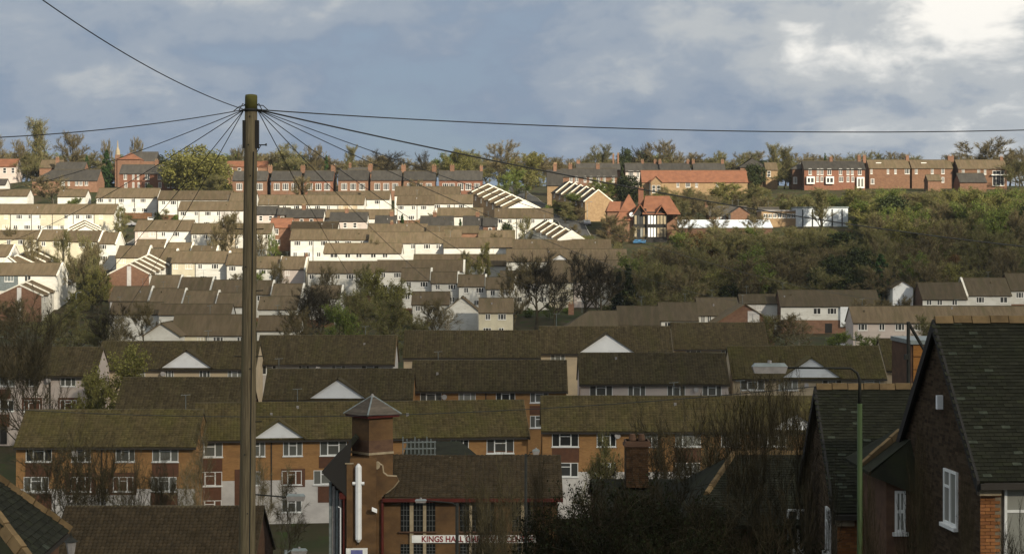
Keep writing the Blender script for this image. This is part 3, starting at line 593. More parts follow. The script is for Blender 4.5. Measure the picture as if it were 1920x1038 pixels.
eb('dark roof row under the ridge houses, upper centre', 740, 862, 350, 366, 530, wall='white', roof='tile_far', wins=())
eb('long roof with two white wall strips, right of the pole top', 484, 682, 366, 383, 507, wall='white', gl='brick')
eb('brown roof row under the ridge houses, right of the pole', 575, 692, 360, 375, 522, wall='white', wins=())
eb('brown roof behind the slate cottages, upper centre', 820, 905, 390, 405, 478, wall='white', wins=())
eb('brown roof row right of pole above the red roofed house', 590, 735, 393, 409, 474, wall='white', wins=())
# slate roofed brick cottages among the estate
G4 = 'slate roofed brick cottages among the estate'
for i, (x0, x1, yr, ye, cx) in enumerate(((478, 520, 387, 401, None), (520, 542, 390, 402, None), (537, 606, 392, 407, 567), (618, 688, 398, 414, 648), (703, 742, 404, 420, 733), (788, 849, 405, 422, 814), (868, 906, 405, 422, 895), (906, 932, 408, 423, None))):
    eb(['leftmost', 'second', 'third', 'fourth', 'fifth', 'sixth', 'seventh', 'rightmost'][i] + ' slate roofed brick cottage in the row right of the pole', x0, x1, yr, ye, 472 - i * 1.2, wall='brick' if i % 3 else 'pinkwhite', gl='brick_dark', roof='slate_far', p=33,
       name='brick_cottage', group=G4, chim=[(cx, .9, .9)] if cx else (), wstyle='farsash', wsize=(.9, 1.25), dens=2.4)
eb('small house with red brown roof and white bay, right of pole', 506, 545, 409, 426, 462, wall='brick', roof='red_tile', rows=2, wsize=(1.9, 1.4), wstyle='far3', dens=9)
eb('dark red roof right of the small bay house', 545, 632, 416, 431, 458, wall='brick', roof='tile_brown', wins=())
eb('brown roof with red chimney in the middle of the estate', 690, 800, 420, 434, 456, wall='brick', wins=(), chim=[(733, .7, .5)])
eb('brown roof right of the dark conifer in the estate', 800, 897, 424, 436, 454, wall='brick', wins=())

# ---------------------------------------------------------------- Victorian houses along the ridge
G5 = 'brick houses along the ridge'
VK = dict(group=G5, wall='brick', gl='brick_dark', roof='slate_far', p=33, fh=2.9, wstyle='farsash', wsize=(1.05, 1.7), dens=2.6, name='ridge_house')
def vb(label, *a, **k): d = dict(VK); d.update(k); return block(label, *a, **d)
vb('long red brick terrace with white windows and chimneys, on the left ridge', 224, 356, 309, 325, 584, wall='brick_red', wins=[(331, 1.8, [(235, 6), (250, 4), (259, 4), (276, 8), (300, 8), (317, 4.5), (325, 4.5), (340, 8)]), (347, 1.7, [(236, 6), (250, 4), (260, 4), (276, 8), (300, 6), (316, 4.5), (324, 4.5), (340, 7)])], chim=[(289, 1.0, 1.4), (353, .7, 2.2)])
vb('low brick school building with grey roof, left ridge', 60, 182, 318, 338, 570, wall='brick', hip='L', wins=[(343, 1.5, [(117, 4), (120, 3), (129, 4), (144, 6), (152, 6), (162, 6)])], st=1, fh=3.2)
vb('grey roof with red chimney behind the low school building', 102, 157, 304, 319, 596, chim=[(102, 1.0, 1.3)], wins=(), st=1)
vb('tan roofed house on the ridge left of the school', 74, 114, 300, 314, 602, roof='tile_far', wins=(), st=1)
vb('orange brick house behind the pole on the ridge', 425, 500, 302, 312, 604, roof='red_tile', wins='auto')
vb('pale pink gabled house at the left edge of the ridge', -30, 30, 298, 312, 600, wall='pinkwhite', gr='pinkwhite', roof='red_tile')
vb('white house front at the left edge below the ridge', -20, 10, 336, 346, 560, wall='white', roof='slate_far', wins=())
for i, (x0, x1, yr, ye, ch) in enumerate(((436, 500, 321, 338, 503), (508, 563, 321, 338, 565), (570, 624, 320, 338, 622), (634, 690, 319, 337, 692), (696, 752, 320, 337, 755), (757, 816, 321, 337, 813), (823, 904, 320, 337, 847))):
    ws = [(350, 2.0, [(x0 + (x1 - x0) * t, 11, 'far3') for t in ((.2, .5, .8) if i < 6 else (.15, .3, .5, .68, .88))])]
    vb(ORD[i].replace('nearest', 'first') + ' brick house with white bays and tall chimney, ridge row right of pole', x0, x1, yr, ye, 566, wall='brick_red' if i in (2, 6) else 'brick', wins=ws, chim=[(ch, 1.3, 1.6)] + ([(902, .9, 1.3)] if i == 6 else []), st=2)
vb('dark roofed house with chimney behind the ridge row', 652, 697, 314, 324, 598, wins=(), chim=[(655, .8, 1.2), (695, .9, 1.0)])
b = vb('slate roofed house end with shaded gable, at the top of the hill road', 1026, 1055, 318, 346, 545, wall='brick_tan', gl='brick_dark', chim=[(1041, .9, 1.6)], p=50, wins=(), clamp=False)
vb('pink brick terrace with white windows above the stepped brick wings', 1053, 1157, 316, 331, 572, wall='brick', gr='brick_tan', wins=[(336, 1.8, [(1071, 6), (1081, 6), (1097, 5), (1108, 5), (1122, 6), (1133, 5), (1150, 5)]), (350, 1.7, [(1071, 5), (1122, 10), (1133, 5)])], chim=[(1042, .8, 1.5), (1070, 1.1, 1.3), (1122, 1.1, 1.3)])
vb('upper grey roofed terrace with chimneys, right of centre on the ridge', 1081, 1163, 306, 318, 600, wins=(), chim=[(1085, 1.1, .8), (1151, .5, 2.6), (1160, .5, 2.9)])
vb('white bay windowed house with dark left gable, ridge', 1173, 1204, 306, 321, 592, wall='pinkwhite', gl='brick_dark', wins=[(327, 2.2, [(1183, 10, 'far3'), (1196, 5)]), (341, 2.2, [(1190, 9, 'far3')])])
for i, (x0, x1, cs) in enumerate(((1205, 1236, (1206, 1230)), (1238, 1294, (1239, 1292)), (1301, 1360, (1302, 1357)))):
    vb(['left', 'middle', 'right'][i] + ' of three slate roofs with chimneys behind the long red roof', x0, x1, 306, 320, 600 - i, wins=(), chim=[(c, .9, .9) for c in cs])
b = vb('long building with bright red tiled roof and low walls', 1204, 1402, 319, 341, 570, roof='red_tile', wall='brick_tan', gl='brick_dark', p=35, wins=[(346, 1.6, [(1271, 5), (1290, 9, 'far3'), (1306, 5), (1345, 5)])], st=1, fh=3.6, name='red_roofed_building')
front_gable('small brick gable with two tall white windows before the red roof', 1220, 1241, 331, 341, 564, 'brick_tan', h=5.4, depth=5, roof='red_tile', name='gabled_bay', cat='house', group=None)
window([o for o in C.objects if o.get('label', '').startswith('small brick gable with two')][0], -.05, 1.0, 2.2, 1.0, 2.2, 'farsash', R(-90)); window([o for o in C.objects if o.get('label', '').startswith('small brick gable with two')][0], -.05, 2.4, 2.2, 1.0, 2.2, 'farsash', R(-90))
vb('hipped slate roof behind the dark shrubs on the ridge', 1388, 1438, 297, 313, 600, hip='LR', wins=())
b = vb('bright red brick terrace with white bays, on the right ridge', 1508, 1622, 302, 317, 568, wall='brick_red', gl='brick_dark', wins=[(322, 1.9, [(1519, 6), (1534, 4.5), (1541, 5.5), (1555, 8), (1576, 6), (1590, 5), (1598, 5), (1612, 7)]), (336, 1.6, [(1533, 5), (1541, 5), (1577, 8), (1590, 5), (1599, 5)])], chim=[(1562, .9, 1.1), (1615, .9, 1.6), (1625, .9, 1.6)])
for x0, x1, y0, y1 in ((1512, 1527, 331, 345), (1548, 1563, 331, 345), (1606, 1620, 332, 353)): q = wallbox(b, 'bay_window', x0, x1, y0, y1, 'frame_far', .7); wallbox(b, 'bay_pane', x0 + 2, x0 + 6, y0 + 3, y1 - 3, 'glass', .73); wallbox(b, 'bay_pane', x0 + 8, x1 - 2, y0 + 3, y1 - 3, 'glass', .73)
vb('dark brick end house with hipped roof left of the red terrace', 1486, 1508, 302, 316, 572, wall='brick_dark', hip='L', wins=[(338, 1.9, [(1491, 7, 'far3')])])
b = vb('brown roofed terrace with white dormer, left of the ridge chimney', 1630, 1706, 300, 315, 574, wall='brick_brown', roof='tile_far', wins=[(321, 1.6, [(1634, 4), (1665, 4), (1679, 4), (1701, 9, 'far3')]), (340, 1.6, [(1636, 7, 'far3')])], chim=[(1706, .9, 1.2)])
wallbox(b, 'dormer', 1645, 1655, 304, 310, 'frame_far', .4, 2.6)
b = vb('brown roofed terrace with white dormer, right of the ridge chimney', 1710, 1786, 300, 315, 574, wall='brick_brown', roof='tile_far', wins=[(321, 1.6, [(1718, 5), (1748, 5), (1768, 6)]), (337, 1.6, [(1768, 5)])], chim=[(1788, 1.8, 1.2)])
wallbox(b, 'dormer', 1730, 1740, 304, 310, 'frame_far', .4, 2.6)
b = vb('brick house with white balcony end, far right of the ridge', 1797, 1888, 300, 316, 572, roof='tile_far', wall='brick_brown', wins=[(322, 1.6, [(1806, 5), (1835, 5), (1847, 4)]), (334, 4.5, [(1872, 22, 'far3')])], chim=[(1884, .9, .9)])
wallbox(b, 'balcony', 1858, 1889, 327, 329, 'frame_far', .9)
vb('small slate roofed outbuilding below the far right ridge house', 1800, 1850, 325, 341, 555, wall='brick', gl='brick_red', roof='slate_far', wins=(), st=1)
vb('low brick house with sloping roof in the shrubs of the right ridge', 1740, 1765, 328, 338, 560, wins=(), st=1, roof='tile_far')
vb('small gabled brick house left of the right ridge poplars', 1436, 1458, 305, 318, 585, wall='brick_tan', roof='tile_far')
vb('orange walled workshop with slate roof behind the white wall', 1330, 1402, 386, 404, 505, wall='brick', gr='brick', wins=[(409, 1.2, [(1346, 4), (1352, 4), (1358, 4)])], chim=[(1327, .8, 2.2)], name='workshop', group=None, st=1, fh=3.4)
front_gable('orange gable end of the workshop', 1370, 1406, 387, 399, 500, 'brick', h=3.4, depth=5, roof='slate_far', name='workshop', group=None)
vb('brown roofed house hidden in the wood above the pub', 1424, 1462, 393, 400, 500, wall='brick_tan', wins=(), st=1, name='workshop', group=None)

# ---------------------------------------------------------------- church tower and roofs on the left ridge
def hill_church():
    D = 604; A = P(212, 310, D); r = thing('hill_church', 'red roofed church with thin spire on the left ridge', 'church', (A.x, D, A.z - 8))
    s = D / FPX; q = MB()
    q.box(0, 73 * s, 2, 10, 0, 8 + (310 - 302) * s); q.box(8 * s, 50 * s, 0, 8, 0, 8 + (310 - 299) * s); q.box(3 * s, 11 * s, .5, 2.2, 0, 8 + (310 - 290) * s)
    q.build('wall', 'brick', r)
    q = MB(); z0 = 8 + 11 * s; z1 = 8 + 25 * s; x0, x1 = 7 * s, 51 * s; xm = (x0 + x1) / 2
    for f in ([(x0, -.4, z0), (x1, -.4, z0), (xm, 4, z1)], [(x1, -.4, z0), (x1, 8.4, z0), (xm, 4, z1)], [(x1, 8.4, z0), (x0, 8.4, z0), (xm, 4, z1)], [(x0, 8.4, z0), (x0, -.4, z0), (xm, 4, z1)]): q.face(f)
    q.build('pyramid_roof', 'red_tile', r)
    q = MB(); z0 = 8 + 8 * s; z1 = 8 + 29 * s
    q.slab((20 * s, 6.6, z0), (74 * s, 6.6, z0), (74 * s, 10, z1), (20 * s, 10, z1), .2); q.slab((74 * s, 13.4, z0), (20 * s, 13.4, z0), (20 * s, 10, z1), (74 * s, 10, z1), .2); q.build('nave_roof', 'slate_far', r)
    q = MB(); cx, cy = 7 * s, 1.35; zt = 8 + 20 * s
    q.tube([(cx, cy, zt), (cx, cy, zt + 9 * s)], [4.6 * s, 4.0 * s], 8); q.tube([(cx, cy, zt + 9 * s), (cx, cy, zt + 14 * s), (cx, cy, zt + 27 * s)], [3.4 * s, 1.4 * s, .10], 8); q.build('spire', 'stone', r)
    for x in (24, 30): window(r, x * s, -.02, 8 - 2.2, .7, 2.2, 'farsash')
    BASE.append((A.x, D, A.z - 8)); BASE.append((A.x + 12, D, A.z - 8)); FOOT.append((A.x + 6, D + 5, 9))
hill_church()

# ---------------------------------------------------------------- half timbered public house with red roofs
def pub():
    D = 478; s = D / FPX; A = P(1132, 455, D); r = thing('half_timbered_pub', 'half timbered building with steep red tiled roofs and tall chimney', 'pub', (A.x, D, A.z))
    def X(px): return (px - 1132) * s
    def Z(py): return (455 - py) * s
    for bx_ in ((1140, 1176, 3, 395), (1156.5, 1206, 1.2, 410), (1250, 1272, 3.1, 396)): q = MB(); q.box(X(bx_[0]), X(bx_[1]), bx_[2], 12, -3, Z(bx_[3])); q.build('brick_wall', 'brick', r)
    q = MB(); q.box(X(1188), X(1212), 0, 10, -3, Z(391)); q.box(X(1212), X(1250), -.6, 10, -3, Z(397)); q.build('timber_wall', 'black_timber', r)
    def gable_roof(x0, x1, ye, xa, ya, y0, y1, nm='roof'):
        g = MB(); z0, z1 = Z(ye), Z(ya)
        g.slab((X(x0), y0, z0), (X(xa), y0, z1), (X(xa), y1, z1), (X(x0), y1, z0), .2); g.slab((X(xa), y0, z1), (X(x1), y0, z0), (X(x1), y1, z0), (X(xa), y1, z1), .2); g.build(nm, 'red_tile', r)
    def hiproof(x0, x1, ye, xa, xb, ya, y0, y1):
        g = MB(); z0, z1 = Z(ye), Z(ya); ym = (y0 + y1) / 2; a, b_, c, d = (X(x0), y0, z0), (X(x1), y0, z0), (X(x1), y1, z0), (X(x0), y1, z0); e, f = (X(xa), ym, z1), (X(xb), ym, z1)
        g.face([a, b_, f, e]); g.face([b_, c, f]); g.face([c, d, e, f]); g.face([d, a, e]); g.build('hipped_roof', 'red_tile', r)
    hiproof(1138, 1180, 396, 1146, 1172, 376, 2.5, 12.5); hiproof(1153, 1208, 413, 1181, 1183, 363, .8, 12); hiproof(1204, 1276, 402, 1212, 1258, 366, -1, 11)
    gable_roof(1186, 1214, 402, 1200, 382, -.8, 6, 'dormer_roof'); gable_roof(1228, 1252, 402, 1240, 384, -1.4, 6, 'dormer_roof')
    for (x0, x1) in ((1189, 1211), (1214, 1230), (1231, 1249)):
        y = -.04 if x1 < 1212 else -.64; n = 4 if x1 < 1212 else 3
        for (ya, yb) in ((404, 420), (427, 444)):
            for k in range(n):
                a = x0 + (x1 - x0) * (k + .14) / n; b_ = x0 + (x1 - x0) * (k + .86) / n; g = MB(); g.box(X(a), X(b_), y, y + .03, Z(yb), Z(ya)); g.build('render_panel', 'panel_white' if x0 == 1214 else ('glass' if k in (1, 2) and x0 != 1231 else 'stone'), r)
    c = chimney(r, X(1204), 5, Z(385), Z(351), 1.3, 1.3, 'brick_red', 2)
    q = MB(); q.tube([(X(1184), -.2, Z(402)), (X(1184), -.05, Z(402))], .55, 12); q.build('round_sign', 'panel_white', r)
    q = MB(); q.box(X(1186), X(1210), -2.4, -.1, Z(455), Z(449)); q.build('blue_awning', 'blue_paint', r)
    for px in (1132, 1190, 1250): BASE.append((A.x + X(px), D, A.z)); FOOT.append((A.x + X(px), D + 5, 7))
pub()
def flat_building(label, x0, x1, yt, yb, D, m, depth=9, name='industrial_building', bands=0):
    A, B = P(x0, yb, D), P(x1, yb, D); r = thing(name, label, 'building', (A.x, D, A.z)); L = B.x - A.x; h = (yb - yt) / FPX * D
    q = MB(); q.box(0, L, 0, depth, -3, h); q.build('wall', m, r)
    q = MB(); q.box(-.2, L + .2, -.2, depth + .2, h, h + .35); q.build('roof', 'metal_grey' if m == 'industrial' else 'lamp_grey', r)
    for k in range(bands):
        x = L * (k + .6) / (bands + .2); q = MB(); q.box(x - .14, x + .14, -.1, 0, 0, h - .3); q.build('dark_mullion', 'dark_metal', r)
    for i in range(3): BASE.append((A.x + L * i / 2, D, A.z))
    FOOT.append((A.x + L * .25, D + depth / 2, 7)); FOOT.append((A.x + L * .75, D + depth / 2, 7)); return r
flat_building('pale blue white flat roofed industrial building in the wood', 1494, 1590, 390, 424, 492, 'industrial', bands=5)
r = flat_building('lower brick part with white windows left of the industrial building', 1428, 1492, 396, 416, 494, 'brick_tan', bands=0)
for k in range(7): window(r, 1.0 + k * 1.2, 0, 1.0, .95, 1.1, 'far2')
block('long low building with pale metal roof right of the timbered pub', 1266, 1448, 413, 426, 482, p=17, st=1, fh=2.2, roof='industrial', wall='brick_dark', ridge='industrial', wins=(), name='low_shed', cat='building', clamp=False)
# ---------------------------------------------------------------- chapel with corner tower
def chapel():
    D = 112.0; s = D / FPX
    O = P(692, 1060, D); zb = O.z - 3.2
    r = thing('chapel', 'brown brick chapel with square corner tower and long sign board', 'chapel', (O.x, D, zb))
    def X(px): return (px - 692) * s
    def Z(py, dd=0.0): return (HY - py) / FPX * (D + dd) - zb
    th = R(40); a = 1.72                                     # tower stands with one corner towards the camera
    uR = Vector((math.cos(th), math.sin(th), 0)); uL = Vector((-math.sin(th), math.cos(th), 0))
    def ring(k, z, off=(0, 0)):      # square of side a*k about the tower's centre
        c = (uR + uL) * (a / 2); return [tuple(c + (uR * i + uL * j) * (a * k / 2) + Vector((0, 0, z))) for i, j in ((-1, -1), (1, -1), (1, 1), (-1, 1))]
    def lift(ring0, ring1, nm, m, par=r):
        q = MB(); q.hexa(ring0 + ring1); return q.build(nm, m, par)
    lift(ring(1, 0), ring(1, Z(783)), 'tower', 'brick_chapel')
    lift(ring(1.0, Z(851)), ring(1.0, Z(851)), 'x', 'stone') if False else None
    lift(ring(1.05, Z(851) - .06), ring(1.05, Z(851) + .07), 'string_course', 'stone')
    lift(ring(1.012, Z(851) + .07), ring(1.012, Z(826)), 'dark_brick_band', 'brick_dark')
    lift(ring(1.32, Z(783) - .02), ring(1.34, Z(783) + .16), 'eaves_board', 'red_paint')
    q = MB(); c = ring(1.42, Z(780) + .06); ap = tuple((uR + uL) * (a / 2) + Vector((0, 0, Z(741, 1.2))))
    low = [Vector(p) for p in c]
    nrow = 7                                                  # slated courses, each a little proud of the one above
    for i in range(4):
        p0, p1 = low[i], low[(i + 1) % 4]; A_ = Vector(ap)
        for k in range(nrow):
            t0, t1 = k / nrow, (k + 1.05) / nrow; t1 = min(t1, .995); out = ((p0 + p1) / 2 - A_); out.z = 0; out = out.normalized() * .03
            q.face([p0.lerp(A_, t0) + out, p1.lerp(A_, t0) + out, p1.lerp(A_, t1), p0.lerp(A_, t1)], 0, random.random())
            q.face([p0.lerp(A_, t0), p1.lerp(A_, t0), p1.lerp(A_, t0) + out, p0.lerp(A_, t0) + out], 0, .3)
    ro = q.build('tower_roof', 'slate_brown', r)
    for i in range(4):
        h_ = MB(); h_.tube([low[i], Vector(ap)], [.05, .05], 6); h_.build('hip_roll', 'metal_grey', ro)
    h_ = MB(); h_.tube([Vector(ap) - Vector((0, 0, .12)), Vector(ap) + Vector((0, 0, .1))], [.13, .05], 8); h_.build('finial', 'lamp_grey', ro)
    # lower body of the tower, wider, with buttress strips and the white cross
    q = MB(); q.box(X(655), X(706), -.28, 1.6, 0, Z(858)); q.build('tower_base', 'brick_chapel', r)
    q = MB(); q.box(X(651), X(662), -.40, .6, 0, Z(868)); q.build('buttress', 'brick_chapel', r)
    q = MB(); q.box(X(648), X(664), -.44, .7, Z(868), Z(866)); q.build('buttress_cap', 'stone', r)
    q = MB(); q.tube([(X(673), -.38, Z(1014)), (X(673), -.38, Z(1008)), (X(673), -.38, Z(873)), (X(673), -.38, Z(867))], [.06, .19, .19, .05], 8); q.tube([(X(662), -.40, Z(904)), (X(684), -.40, Z(904))], .10, 6); q.build('white_cross', 'panel_white', r)
    q = MB(); q.tube([(X(673), -.42, Z(1014)), (X(673), -.42, Z(1018))], [.05, .03], 6); q.build('cross_bracket', 'dark_metal', r)
    q = MB(); q.box(X(650), X(690), -.42, -.29, Z(1052), Z(1025)); nb_ = q.build('notice_board', 'sign_white', r)
    q = MB(); q.box(X(659), X(681), -.435, -.422, Z(1050), Z(1028)); q.build('blue_poster', 'sign_blue', nb_)
    q = MB(); q.hexa([(X(699), -.75, Z(954)), (X(708), -.5, Z(959)), (X(708), -.38, Z(957)), (X(699), -.62, Z(952)), (X(699), -.75, Z(949)), (X(708), -.5, Z(954)), (X(708), -.38, Z(952)), (X(699), -.62, Z(947))]); q.build('floodlight', 'panel_white', r)
    # shaped parapet between tower and hall roof: scroll, swept coping
    q = MB(); xs = [(706, 868), (716, 872), (718, 886), (726, 892), (744, 893), (747, 900), (738, 912), (722, 925), (716, 930)]
    top = [(X(x), Z(y)) for x, y in xs]; pts = [(X(700), Z(862))] + top + [(X(716), 0), (X(700), 0)]
    q.face([(x, -.05, z) for x, z in pts]); q.face([(x, .30, z) for x, z in reversed(pts)])
    for i in range(len(pts)): (x0, z0), (x1, z1) = pts[i], pts[(i + 1) % len(pts)]; q.face([(x0, .30, z0), (x1, .30, z1), (x1, -.05, z1), (x0, -.05, z0)])
    q.build('shaped_parapet', 'brick_chapel', r)
    for i in range(len(top) - 1):
        if i in (4,): continue
        q = MB(); q.tube([(top[i][0], .12, top[i][1]), (top[i + 1][0], .12, top[i + 1][1])], .075, 6); q.build('coping', 'stone', r)
    q = MB(); q.tube([(X(706), -.12, Z(872)), (X(706), .4, Z(872))], .22, 10); q.build('scroll', 'stone', r)
    # hall
    x0, x1, dh = X(708), X(1046), 10.0; ze = Z(928); zr = Z(853, 5.0)
    q = MB(); q.box(x0, x1, .2, dh, 0, ze); q.face([(x1, .2, ze), (x1, dh, ze), (x1, dh / 2, zr - .2)]); q.build('hall_wall', 'brick_chapel', r)
    q = MB(); sl = Vector((0, dh / 2 - .2 + .45, zr - ze + .30)); ya = -.25
    q.slab((X(722), ya, ze - .12), (x1 + .3, ya, ze - .12), (x1 + .3, dh / 2, zr), (X(722), dh / 2, zr), .15); q.slab((x1 + .3, dh + .3, ze - .1), (X(700), dh + .3, ze - .1), (X(700), dh / 2, zr), (x1 + .3, dh / 2, zr), .15); hr = q.build('hall_roof', 'ridge_dark', r)
    sd = Vector((0, dh / 2 - ya, zr - ze + .12)); S = sd.length; sd.normalize()
    V, F, RN = tile_field((X(722), ya - .02, ze - .11), (1, 0, 0), sd, Vector((1, 0, 0)).cross(sd), x1 + .3 - X(722), S, .27, .24, wave=.035, seed=5)
    link('roof_tiles', array_mesh('roof_tiles', V, F, RN, ['tile_brown']), hr, 'stuff')
    q = MB(); q.box(X(718), x1 + .3, ya - .14, ya - .02, ze - .34, ze - .14); q.build('gutter', 'red_paint', r)
    q = MB(); q.tube([(X(717), -.15, ze - .2), (X(717), -.15, 0)], .09, 8); q.build('downpipe', 'red_paint', r)
    for px in (1019, ): q = MB(); q.tube([(X(px), .1, ze - .2), (X(px), .1, 0)], .07, 8); q.build('downpipe', 'red_paint', r)
    # mullioned leaded windows: two groups on the upper floor, one row below
    def light(xa, xb, ya_, yb_):
        w_, h_ = X(xb) - X(xa), Z(ya_) - Z(yb_); xc = (X(xa) + X(xb)) / 2; z = Z(yb_)
        g = MB(); g.box(-w_ / 2, w_ / 2, -.01, .03, 0, h_); o = link('window', g.mesh('window', ['dark_glass']), r, None, (xc, .185, z))
        b = MB()
        for k in range(1, 3): b.box(-w_ / 2 + w_ * k / 3 - .014, -w_ / 2 + w_ * k / 3 + .014, -.035, -.012, 0, h_)
        for k in range(1, 6): b.box(-w_ / 2, w_ / 2, -.034, -.0125, h_ * k / 6 - .012, h_ * k / 6 + .012)
        link('leading', b.mesh('leading', ['lead']), o)
    for xs_ in (((751, 768), (775, 793), (799, 816)), ((862, 880), (885, 903), (908, 926)), ((960, 977), (983, 1000))):
        for xa, xb in xs_: light(xa, xb, 936, 996); light(xa, xb, 1020, 1056)
        for (xa, xb), (xc, xd) in zip(xs_[:-1], xs_[1:]): q = MB(); q.box(X(xb), X(xc), .08, .2, Z(1057), Z(934)); q.build('stone_mullion', 'stone', r)
        q = MB(); q.box(X(xs_[0][0]) - .1, X(xs_[-1][1]) + .1, .02, .2, Z(998.5), Z(996)); q.build('window_sill', 'brick_dark', r)
    # sign
    q = MB(); q.box(X(772), X(1006), .06, .18, Z(1017), Z(1003)); sb = q.build('sign_board', 'sign_white', r)
    cu = bpy.data.curves.new('sign_lettering', 'FONT'); cu.body = 'KINGS HALL CHRISTIAN CENTRE'; cu.size = .48; cu.extrude = .006; cu.offset = .012; cu.align_x = 'LEFT'; cu.materials.append(MATS['sign_red'])
    cu.space_character = 1.02
    t = link('sign_lettering', cu, None); t.rotation_euler = (R(90), 0, 0); bpy.context.view_layer.update()
    dg = bpy.context.evaluated_depsgraph_get(); me = bpy.data.meshes.new_from_object(t.evaluated_get(dg)); wd = t.dimensions.x; bpy.data.objects.remove(t); t = link('sign_lettering', me, sb, None, (X(790), .052, Z(1015.2))); t.rotation_euler = (R(90), 0, 0); t.scale = ((X(1000) - X(790)) / wd, 1, 1)
    # left wing: gable seen end on behind the tower, its roof falling to the left
    q = MB(); q.box(X(616), X(655), .9, 11, 0, Z(900, .9)); q.face([(X(616), .9, Z(900)), (X(655), .9, Z(900)), (X(655), .9, Z(845))]); q.build('wing_wall', 'brick_dark', r)
    q = MB(); cz = [(664, 815), (640, 846), (622, 868), (604, 882)]
    for (xa, ya_), (xb, yb_) in zip(cz[:-1], cz[1:]): q.slab((X(xb), -.2, Z(yb_)), (X(xa), -.2, Z(ya_)), (X(xa), 11, Z(ya_)), (X(xb), 11, Z(yb_)), .3)
    q.build('wing_roof', 'slate', r)
    q = MB(); q.hexa([(X(606), -.35, Z(886)), (X(652), -.35, Z(930)), (X(652), 0, Z(930)), (X(606), 0, Z(886)), (X(606), -.35, Z(881)), (X(660), -.35, Z(822)), (X(660), 0, Z(822)), (X(606), 0, Z(881))]); q.build('verge', 'black_timber', r)
    q = MB(); q.box(X(637), X(652), -.3, .7, Z(934), Z(922)); q.build('rainwater_head', 'red_paint', r)
    q = MB(); q.tube([(X(645), -.2, Z(930)), (X(645), -.2, 0)], .06, 7); q.build('downpipe', 'red_paint', r)
    for k in range(4):
        q = MB(); q.box(X(615 + 6.2 * k), X(620 + 6.2 * k), .6, .82, 0, Z(905 + 8 * k)); q.build('timber_board', 'lamp_grey' if k % 2 else 'metal_grey', r)
    q = MB(); q.tube([(X(641), -.9, 0), (X(641), -.9, Z(948)), (X(637), -1.0, Z(945))], .035, 6); q.build('vent_pipe', 'panel_white', r)
    # blue grey lean-to roof with railing behind the hall
    q = MB(); q.slab((X(735), 10.8, Z(858, 11)), (X(896), 10.8, Z(858, 11)), (X(850), 15, Z(826, 15)), (X(738), 15, Z(826, 15)), .15); q.build('rear_roof', 'slate', r)
    for i in range(9): q = MB(); x = X(736 + i * 8.2); q.tube([(x, 10.6, Z(853, 10.6)), (x, 10.6, Z(818 + (i % 3) * 4, 10.6))], .035, 5); q.build('railing_post', 'metal_grey', r)
    for yy in (853, 841, 829): q = MB(); q.tube([(X(735), 10.6, Z(yy, 10.6)), (X(804), 10.6, Z(yy - 1, 10.6))], .04, 5); q.build('railing_bar', 'metal_grey', r)
    for px in (640, 700, 800, 900, 1040): BASE.append((O.x + X(px), D, zb)); BASE.append((O.x + X(px), D + 10, zb)); FOOT.append((O.x + X(px), D + 5, 7))
    FOOT.append((O.x + X(750), D + 5, 7)); FOOT.append((O.x + X(960), D + 5, 7))
    return r
chapel()

# ---------------------------------------------------------------- near houses on the right: slates, ridge tiles and bricks piece by piece
def brick_pieces(parent, o, u, nrm, W, H, cap, m='brick_piece', sink=0.0, hole=None, bw=.225, bh=.075):
    """bricks in stretcher bond proud of a mortar wall: the nearest ones single parts, any past cap joined"""
    base = MB(); base.box(0, bw - .011, -.012, .02, 0, bh - .011); me = base.mesh('brick', [m]); rg = random.Random(3); cnt = 0; rest = MB()
    o, u, nrm = Vector(o), Vector(u), Vector(nrm); ang = math.atan2(u.y, u.x); rows = int(H / bh)
    for j in reversed(range(rows)):
        x = -(bw / 2) * (j % 2)
        while x < W - .02:
            x0, x1 = max(x, 0), min(x + bw - .011, W); z = j * bh
            if x1 - x0 > .05 and not (hole and any(x1 > h_[0] and x0 < h_[1] and z + bh > h_[2] and z < h_[3] for h_ in hole)):
                p = o + u * x0 + Vector((0, 0, z)) + nrm * rg.uniform(0, .006)
                if cnt < cap:
                    b = link('brick', me, parent, None, p, ang); b.scale = ((x1 - x0) / (bw - .011), 1, 1); cnt += 1
                else:
                    q = [p, p + u * (x1 - x0)]; n_ = nrm * .012; up = Vector((0, 0, bh - .011)); a, b_ = q[0] + n_, q[1] + n_
                    rr = rg.random(); rest.face([a, b_, b_ + up, a + up], 0, rr); rest.face([q[0] + up + n_, q[1] + up + n_, q[1] + up, q[0] + up], 0, rr)
            x += bw
    if rest.f: rest.build('brickwork', m, parent, kind='stuff')
